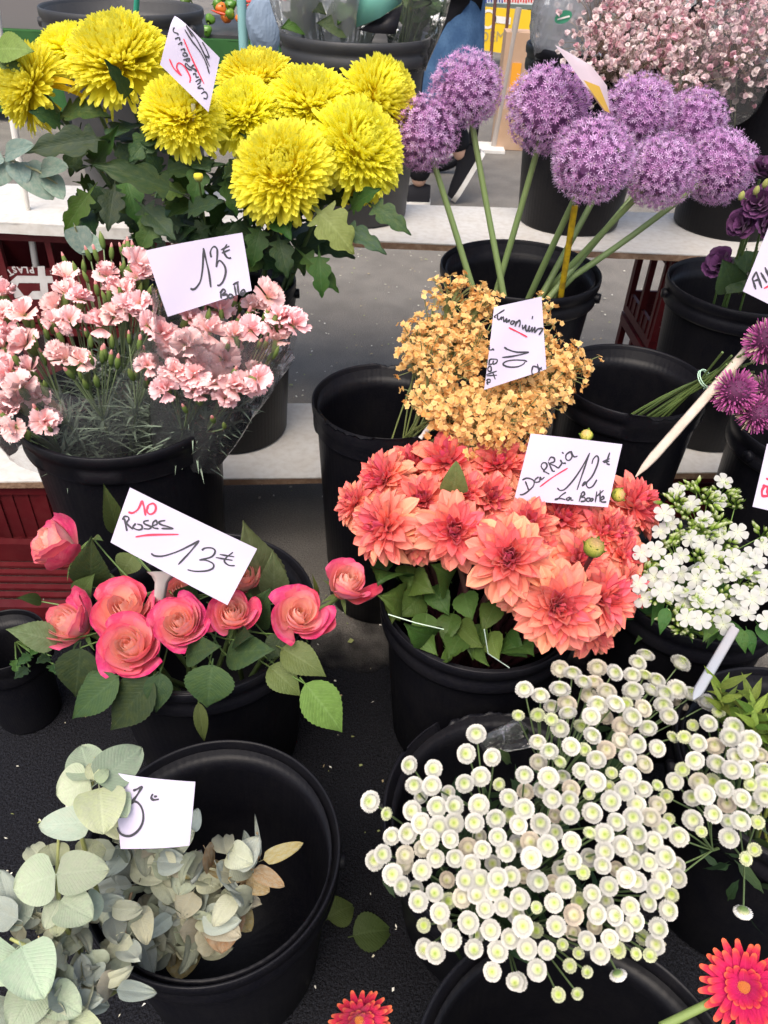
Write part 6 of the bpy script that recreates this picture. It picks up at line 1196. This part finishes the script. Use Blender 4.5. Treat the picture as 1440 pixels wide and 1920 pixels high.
single('sloping_tray', 'shallow tray under the peppers on the green clothed table', 'tray', g.mesh('sloping_tray', MBG, False))
for i in range(11):
    x = -1.35 + i * .065 + rng.uniform(-.015, .015); q = np.array([x, 5.95 + rng.uniform(-.04, .04), .66]); T = Thing('leek', 'white and green leek lying behind the peppers', 'leek', q, 'leeks behind the peppers'); e = q + np.array([rng.uniform(-.05, .05), .12, .42])
    g = G(); g.tube(curve(q, (q + e) / 2 + [0, -.02, 0], e, 8), [.020, .024, .03], 8, [(.72, .74, .58), (.55, .64, .36), (.14, .26, .08)]); T.part('shaft', g.mesh('shaft', MPETAL))
    g = G()
    for k in range(5): V, F, tx = strip(.24, .045, p_lance, .5, .1, -.7, 6, 2); g.add(V, F, cmix(tx[:, 1], (.16, .30, .10), (.07, .16, .06)), tx, M=mat4(frame((rng.normal(0, .5), -.3, 1), 0) @ np.array([[1, 0, 0], [0, 0, -1], [0, 1, 0]]), e))
    T.part('leaves', g.mesh('leaves', MLEAF), kind='stuff')
# grey box and pale greens at the left end
T = Thing('produce_box', 'grey produce box on the green clothed table at the top left', 'box', (-2.25, 5.38, .513)); g = G()
for a_, b_ in (((-2.9, 5.36, .513), (-1.72, 5.38, .70)), ((-2.9, 5.9, .513), (-1.72, 5.92, .70)), ((-2.9, 5.38, .513), (-2.88, 5.9, .70)), ((-1.74, 5.38, .513), (-1.72, 5.9, .70)), ((-2.88, 5.38, .513), (-1.74, 5.9, .53))): g.box(a_, b_)
T.part('side_boards', g.mesh('side_boards', mat('grey_card', (.16, .15, .15), .8, .2), False))
for i in range(9):
    x, y = -2.75 + (i % 5) * .22 + rng.uniform(-.03, .03), 5.5 + (i // 5) * .22; T = Thing('lettuce', 'pale green lettuce in the grey produce box', 'lettuce', (x, y, .6), 'lettuces in the grey box'); g = G()
    for k in range(22): V, F, tx = strip(.15, .13, p_round, .3, .2, rng.uniform(.2, 1.4), 6, 4, .08, 3.3, 0, 0, k); g.add(V, F, cmix(tx[:, 1], (.6, .66, .36), (.34, .48, .10)), tx, M=pl_M(k * GOLD, .25 + .05 * k, .01))
    T.part('leaves', g.mesh('leaves', MLEAF), mat4(t=(x, y, .62)), kind='stuff')
# folding trolley with a blue bag
MTE = mat('teal_plastic', (.22, .42, .42), .45, .4); tb = P(503, 105, Y=3.7); tx0 = tb[0]
T = Thing('shopping_trolley', 'pale teal shopping trolley with barred sides behind the middle grey bucket', 'trolley', (tx0, 3.8, 0))
for sx in (-.115, .135):
    g = G(); g.tube([(tx0 + sx, 3.70, .12), (tx0 + sx + .01, 3.70, .5), (tx0 + sx + .02, 3.70, 1.0)], .02, 8); T.part('side_rail', g.mesh('side_rail', MTE))
for k in range(9):
    g = G(); x = tx0 - .09 + k * .026; g.box((x - .006, 3.695, .2), (x + .006, 3.705, .78)); T.part('bar', g.mesh('bar', MTE, False))
for z in (.2, .5, .66): g = G(); g.tube([(tx0 - .115, 3.69, z), (tx0 + .135, 3.69, z)], .012, 8); T.part('cross_bar', g.mesh('cross_bar', MTE))
g = G(); g.box((tx0 - .11, 3.72, .18), (tx0 + .13, 4.0, .20)); T.part('floor', g.mesh('floor', MTE, False))
for sx in (-.12, .14):
    g = G(); Mw = Matrix.Translation((tx0 + sx, 3.9, .09)) @ Matrix.Rotation(pi / 2, 4, 'Y'); g.lathe([(0, -.015), (.08, -.015), (.09, 0), (.08, .015), (0, .015)], 24, M=Mw); T.part('wheel', g.mesh('wheel', MB))
crumple('crumpled blue grey bag hanging over the teal trolley', P(497, 45, Y=3.66), (.085, .06, .13), mat('blue_bag', (.20, .26, .34), .6, .3), 12, 'bag', 'hanging_bag')

# passer by in a long denim coat
MSK = mat('skin', (.52, .32, .23), .55, .4); MDEN = mat('denim', (.045, .10, .20), .9, .2, noise=[(14, .6, (.10, .19, .32)), (120, .4, (.03, .07, .15))], bump=(160, .3)); MBLK = mat('black_trousers', (.012, .012, .015), .85, .2); MHAIR = mat('brown_hair', (.05, .03, .02), .6, .3)
px0, py0 = .16, 4.02
PT = Thing('person', 'person in a long denim coat and black and white sneakers walking past behind the alliums', 'person', (px0, py0, 0))
def skin(name, verts, edges, mat_, root=0, lv=2):
    me = bpy.data.meshes.new(name); me.from_pydata([v[:3] for v in verts], edges, []); me.materials.append(mat_); o = PT.part(name, me)
    me.skin_vertices.new() if hasattr(me.skin_vertices, 'new') else None
    sk = o.modifiers.new('skin', 'SKIN'); sk.use_smooth_shade = True
    ly = me.skin_vertices[0].data
    for i, v in enumerate(verts): ly[i].radius = (v[3], v[4] if len(v) > 4 else v[3]); ly[i].use_root = (i == root)
    sb = o.modifiers.new('subsurf', 'SUBSURF'); sb.levels = lv; sb.render_levels = lv
    return o
hx, hy = px0, py0
aF = (P(772, 372, Y=4.0)[0], 4.0); aR = (P(880, 318, Y=4.0)[0], 4.08)
body = [(hx, hy, .93, .14, .10), (hx, hy, 1.10, .13, .095), (hx, hy, 1.32, .155, .10), (hx, hy, 1.45, .06), (hx - .02, hy, 1.53, .05), (hx - .03, hy, 1.62, .085, .095), (hx - .02, hy, 1.72, .075),
        (hx, hy - .09, .86, .085), (hx - .06, hy - .08, .48, .058), (aF[0] + .03, aF[1], .09, .04), (hx, hy + .09, .86, .085), (hx + .02, hy + .09, .50, .058), (aR[0] - .03, aR[1], .20, .038),
        (hx, hy - .17, 1.40, .05), (hx + .06, hy - .22, 1.12, .042), (hx - .04, hy - .19, .93, .032), (hx, hy + .17, 1.40, .05), (hx + .05, hy + .22, 1.12, .042), (hx - .05, hy + .19, .93, .032)]
ed = [(0, 1), (1, 2), (2, 3), (3, 4), (4, 5), (5, 6), (0, 7), (7, 8), (8, 9), (0, 10), (10, 11), (11, 12), (2, 13), (13, 14), (14, 15), (2, 16), (16, 17), (17, 18)]
skin('body', body, ed, MSK)
skin('trousers', [(hx, hy, .95, .155, .12), (hx, hy - .09, .86, .10), (hx - .06, hy - .08, .48, .075), (aF[0] + .03, aF[1], .11, .062), (hx, hy + .09, .86, .10), (hx + .02, hy + .09, .50, .075), (aR[0] - .035, aR[1], .235, .058)], [(0, 1), (1, 2), (2, 3), (0, 4), (4, 5), (5, 6)], MBLK)
g = G(); prof = [(.47, .165, .19), (.62, .16, .18), (.80, .155, .17), (.98, .15, .15), (1.15, .165, .14), (1.34, .17, .19), (1.43, .11, .17), (1.48, .07, .075)]; V = []
for z, rx, ry in prof:
    for j in range(33):
        a = j / 32 * 2 * pi; w_ = 1 + (.05 * math.sin(6 * a + 2) + .03 * math.sin(11 * a)) * max(0, 1 - (z - .47) / .6); V.append((hx + .01 + (1.0 - z) * .05 + rx * w_ * math.cos(a), hy + ry * w_ * math.sin(a), z))
g.add(np.array(V), gridf(len(prof) - 1, 32)[:, ::-1]); co = PT.part('coat', g.mesh('coat', MDEN)); co.modifiers.new('thickness', 'SOLIDIFY').thickness = .006; sb = co.modifiers.new('subsurf', 'SUBSURF'); sb.levels = sb.render_levels = 2
for s_ in (-1, 1):
    skin('sleeve', [(hx, hy + s_ * .15, 1.41, .075), (hx + .06, hy + s_ * .225, 1.12, .062), (hx - .04, hy + s_ * .20, .91, .055)], [(0, 1), (1, 2)], MDEN)
g = G(); g.lathe([(0, .115), (.06, .10), (.098, .04), (.106, -.03), (.10, -.12), (.085, -.14)], 20, M=mat4(t=(hx - .015, hy, 1.655)) @ Matrix.Diagonal((1, .95, 1, 1)) @ Matrix.Translation((.02, 0, 0))); PT.part('hair', g.mesh('hair', MHAIR))
def shoe(M):
    g = G(); V = []; pr = [(-.09, .030, .075), (-.05, .038, .085), (0, .040, .075), (.06, .046, .055), (.12, .047, .042), (.165, .03, .028)]
    for x, w_, h in pr:
        for j in range(11): a = j / 10 * pi; V.append((-x, w_ * math.cos(a), .022 + h * math.sin(a) ** .8))
    g.add(np.array(V), gridf(5, 10)); so = PT.part('shoe', g.mesh('shoe', MBLK), M); g = G(); V = []
    for z in (0, .024):
        for x, w_, h in pr: V.append((-x * 1.04, w_ * 1.12, z))
        for x, w_, h in reversed(pr): V.append((-x * 1.04, -w_ * 1.12, z))
    n = 12; g.add(np.array(V), [(j, (j + 1) % n, n + (j + 1) % n, n + j) for j in range(n)]); 
    for o_ in (0, n): g.add(np.array(V)[o_:o_ + n], [(j, j + 1, n - 2 - j, n - 1 - j) for j in range(5)])
    obj('sole', g.mesh('sole', MWHITEPL), so, Matrix.Identity(4)); return so
shoe(mat4(t=(aF[0], aF[1], .004))); shoe(Matrix.Translation((aR[0] + .03, aR[1], .16)) @ Matrix.Rotation(math.radians(-62), 4, 'Y'))
# parked bicycle
bz = Thing('bicycle', 'parked bicycle with black tyres behind the person in denim', 'bicycle', (.12, 4.55, 0)); MCH = mat('dark_metal', (.05, .05, .055), .35, .5, metal=.6)
for wx in (.19, -.62):
    g = G(); a = np.linspace(0, 2 * pi, 49); g.tube(np.stack([wx + .205 * np.cos(a), np.full(49, 4.62), .235 + .205 * np.sin(a)], 1), .027, 10, cap=False); wl = bz.part('wheel', g.mesh('wheel', MB))
    g = G(); g.tube(np.stack([wx + .168 * np.cos(a), np.full(49, 4.62), .235 + .168 * np.sin(a)], 1), .009, 6, cap=False)
    obj('rim', g.mesh('rim', MWHITEPL), wl, Matrix.Identity(4))
    g = G()
    for k in range(16): b = k * pi / 8; g.tube([(wx, 4.62 + .02 * (-1) ** k, .235), (wx + .165 * math.cos(b), 4.62, .235 + .165 * math.sin(b))], .0016, 4)
    obj('spokes', g.mesh('spokes', MCH), wl, Matrix.Identity(4), kind='stuff')
g = G(); J = {'a': (.19, 4.62, .235), 'b': (-.62, 4.62, .235), 'bb': (-.25, 4.62, .25), 'st': (-.33, 4.62, .68), 'hd': (.10, 4.62, .62), 'ht': (.06, 4.62, .80)}
for p, q in (('b', 'bb'), ('bb', 'hd'), ('b', 'st'), ('bb', 'st'), ('hd', 'ht'), ('hd', 'a'), ('hd', 'st')): g.tube([J[p], J[q]], .015, 8)
bz.part('frame', g.mesh('frame', MCH)); g = G(); g.tube([(.06, 4.36, .84), (.05, 4.5, .86), (.06, 4.62, .82), (.05, 4.74, .86), (.06, 4.88, .84)], .012, 8); bz.part('handlebar', g.mesh('handlebar', MCH)); g = G(); g.lathe([(0, .03), (.05, .025), (.09, 0), (.06, -.03), (0, -.035)], 16, M=Matrix.Translation((-.36, 4.62, .74)) @ Matrix.Diagonal((1.5, .9, 1, 1))); bz.part('saddle', g.mesh('saddle', MB))
# yellow poster board and pink panels of the van opposite
YV = 8.2
def vp(px, py, y=YV): return P(px, py, Y=y)
T = Thing('poster_board', 'yellow poster board with a white ring and pill logo and grey letters', 'poster', vp(945, 108) * [1, 1, 0]); MYP = mat('yellow_poster', (.72, .47, .02), .6, .3, noise=(5, .3, (.78, .55, .05)))
def panel(T, name, q, m, y, th=.02):
    A_ = [P(*p, Y=y) for p in q]; B_ = [p + np.array([0, th, 0]) for p in A_]; V = A_ + B_; g = G(); g.add(V, [(0, 3, 2, 1), (4, 5, 6, 7), (0, 1, 5, 4), (1, 2, 6, 5), (2, 3, 7, 6), (3, 0, 4, 7)]); return T.part(name, g.mesh(name, m, False))
panel(T, 'panel', [(897, 12), (1002, 20), (1000, 108), (889, 92)], MYP, YV)
g = G(); a = np.linspace(0, 2 * pi, 33); c_ = vp(915, 36, YV - .004)
for k in range(32): g.add([c_ + np.array([r_ * math.cos(b), 0, r_ * math.sin(b)]) for r_, b in ((.055, a[k]), (.075, a[k]), (.075, a[k + 1]), (.055, a[k + 1]))], [(0, 1, 2, 3)])
g.add([vp(*p, YV - .004) for p in ((925, 29), (958, 33), (957, 46), (924, 42))], [(0, 1, 2, 3)]); T.part('logo', g.mesh('logo', MWHITEPL, False), kind='stuff')
cu = bpy.data.curves.new('letters', 'FONT'); cu.body = 'DÉMÉNA'; cu.size = .115; cu.resolution_u = 3; to = bpy.data.objects.new('letters', cu); COL.objects.link(to); bpy.context.view_layer.update()
me = bpy.data.meshes.new_from_object(to); bpy.data.objects.remove(to); me.materials.append(mat('grey_print', (.34, .27, .12), .6)); q = vp(899, 78, YV - .004); T.part('lettering', me, Matrix.Translation(Vector(q.tolist())) @ Matrix.Rotation(-.05, 4, 'Y') @ Matrix.Rotation(pi / 2, 4, 'X'))
for xx in (895, 996): g = G(); q = vp(xx, 100); g.box((q[0] - .02, YV + .025, 0), (q[0] + .02, YV + .06, q[2] + .3)); T.part('leg', g.mesh('leg', MW, False))
T = Thing('counter', 'pink and mauve counter panel left of the yellow poster board', 'counter', vp(880, 90) * [1, 1, 0]); panel(T, 'panel', [(868, 12), (893, 12), (887, 96), (868, 96)], mat('pink_panel', (.62, .30, .46), .6), YV + .1, .3); panel(T, 'top_board', [(868, 4), (1012, 10), (1012, 18), (868, 12)], mat('grey_green_board', (.36, .46, .44), .6), YV + .1, .3)
T = Thing('banner', 'strip of red white and blue banner above the yellow poster board', 'banner', vp(960, 3) * [1, 1, 0]); panel(T, 'cloth', [(880, -14), (1030, -12), (1030, 9), (880, 3)], mat('white_banner', (.7, .7, .72), .7), YV + .05)
g = G()
for k in range(22):
    x = 900 + k * 5; q = [vp(x, -10, YV + .045), vp(x + 3, -10, YV + .045), vp(x + 3, 4 + (k % 3), YV + .045), vp(x, 4 + (k % 3), YV + .045)]; g.add(q, [(0, 3, 2, 1)], (.06, .10, .35) if k < 9 else (.62, .06, .05))
T.part('printed_stripes', g.mesh('printed_stripes', MFLORET, False), kind='stuff')
for a_, b_, lab in (((931, -30), (921, 100), 'thin brown pole in front of the yellow poster board, left of two'), ((957, -30), (945, 110), 'thin brown pole in front of the yellow poster board, right of two')):
    g = G(); p, q = P(*a_, Y=6.5), P(*b_, Y=6.5); d = q - p; q = p + d * (p[2] / (p[2] - q[2])); g.tube([p - d * .6, q], .012, 8); single('thin_pole', lab, 'pole', g.mesh('thin_pole', mat('brown_metal', (.12, .05, .04), .5)))
T = Thing('stand_post', 'pale metal post on a flat foot behind the purple alliums', 'post', P(915, 283, z=0)); g = G(); b = P(925, 280, z=0); g.tube([b, b + [.05, 0, .75]], .018, 10); T.part('post', g.mesh('post', mat('pale_metal', (.45, .40, .36), .4, metal=.3))); g = G(); g.box((b[0] - .16, b[1] - .12, .002), (b[0] + .06, b[1] + .1, .02)); T.part('foot_plate', g.mesh('foot_plate', MWHITEPL, False))
T = Thing('paper_bag', 'brown paper bag with an orange patch standing by the yellow poster board', 'bag', P(962, 190, Y=5.2) * [1, 1, 0]); c_ = P(962, 150, Y=5.2); g = G(); g.box((c_[0] - .07, 5.2, .003), (c_[0] + .12, 5.38, c_[2] + .24)); T.part('body', g.mesh('body', mat('kraft_paper', (.42, .27, .17), .8, noise=(8, .5, (.5, .35, .25))), False)); g = G(); q = P(966, 140, Y=5.195); g.box((q[0] - .025, 5.194, q[2] - .09), (q[0] + .03, 5.1985, q[2] + .06)); T.part('orange_patch', g.mesh('orange_patch', mat('orange_print', (.75, .32, .02), .6), False))
T = Thing('parked_van', 'dark parked van far across the street behind the poster board', 'van', (1.9, 10.5, 0)); g = G(); g.box((.9, 9.8, .35), (4.4, 11.6, 2.2)); o = T.part('body', g.mesh('body', mat('van_paint', (.35, .36, .38), .3, .5), False)); bv = o.modifiers.new('bevel', 'BEVEL'); bv.width = .12; bv.segments = 4
for wx in (1.6, 3.7): g = G(); g.lathe([(0, -.1), (.26, -.1), (.32, -.05), (.32, .08), (0, .1)], 28, M=Matrix.Translation((wx, 9.82, .32)) @ Matrix.Rotation(pi / 2, 4, 'X')); T.part('wheel', g.mesh('wheel', MB))
for a_, b_ in (((1.1, 9.79, 1.35), (2.3, 9.8, 1.95)), ((2.6, 9.79, 1.35), (4.1, 9.8, 1.95))): g = G(); g.box(a_, b_); T.part('window', g.mesh('window', mat('dark_glass', (.01, .012, .015), .08, .6), False))
# white leg of the stand at the left edge, and cool lid on the big grey bucket
g = G(); p, q = P(6, 110, Y=1.98), P(32, 275, Y=1.98); d = nrm(q - p); g.tube([p - d * .25, q + d * .62], .0085, 10); single('white_pole', 'white metal pole standing at the left edge below the yellow green leaf', 'pole', g.mesh('white_pole', MWHITEPL))
g = G(); a_ = P(259, -40, Y=1.905); b_ = P(254, 42, Y=1.925); g.tube([a_, b_], .006, 6); single('green_strap', 'green strap hanging down the big grey bucket at the top left', 'strap', g.mesh('green_strap', mat('green_strap', (.03, .30, .20), .5)))
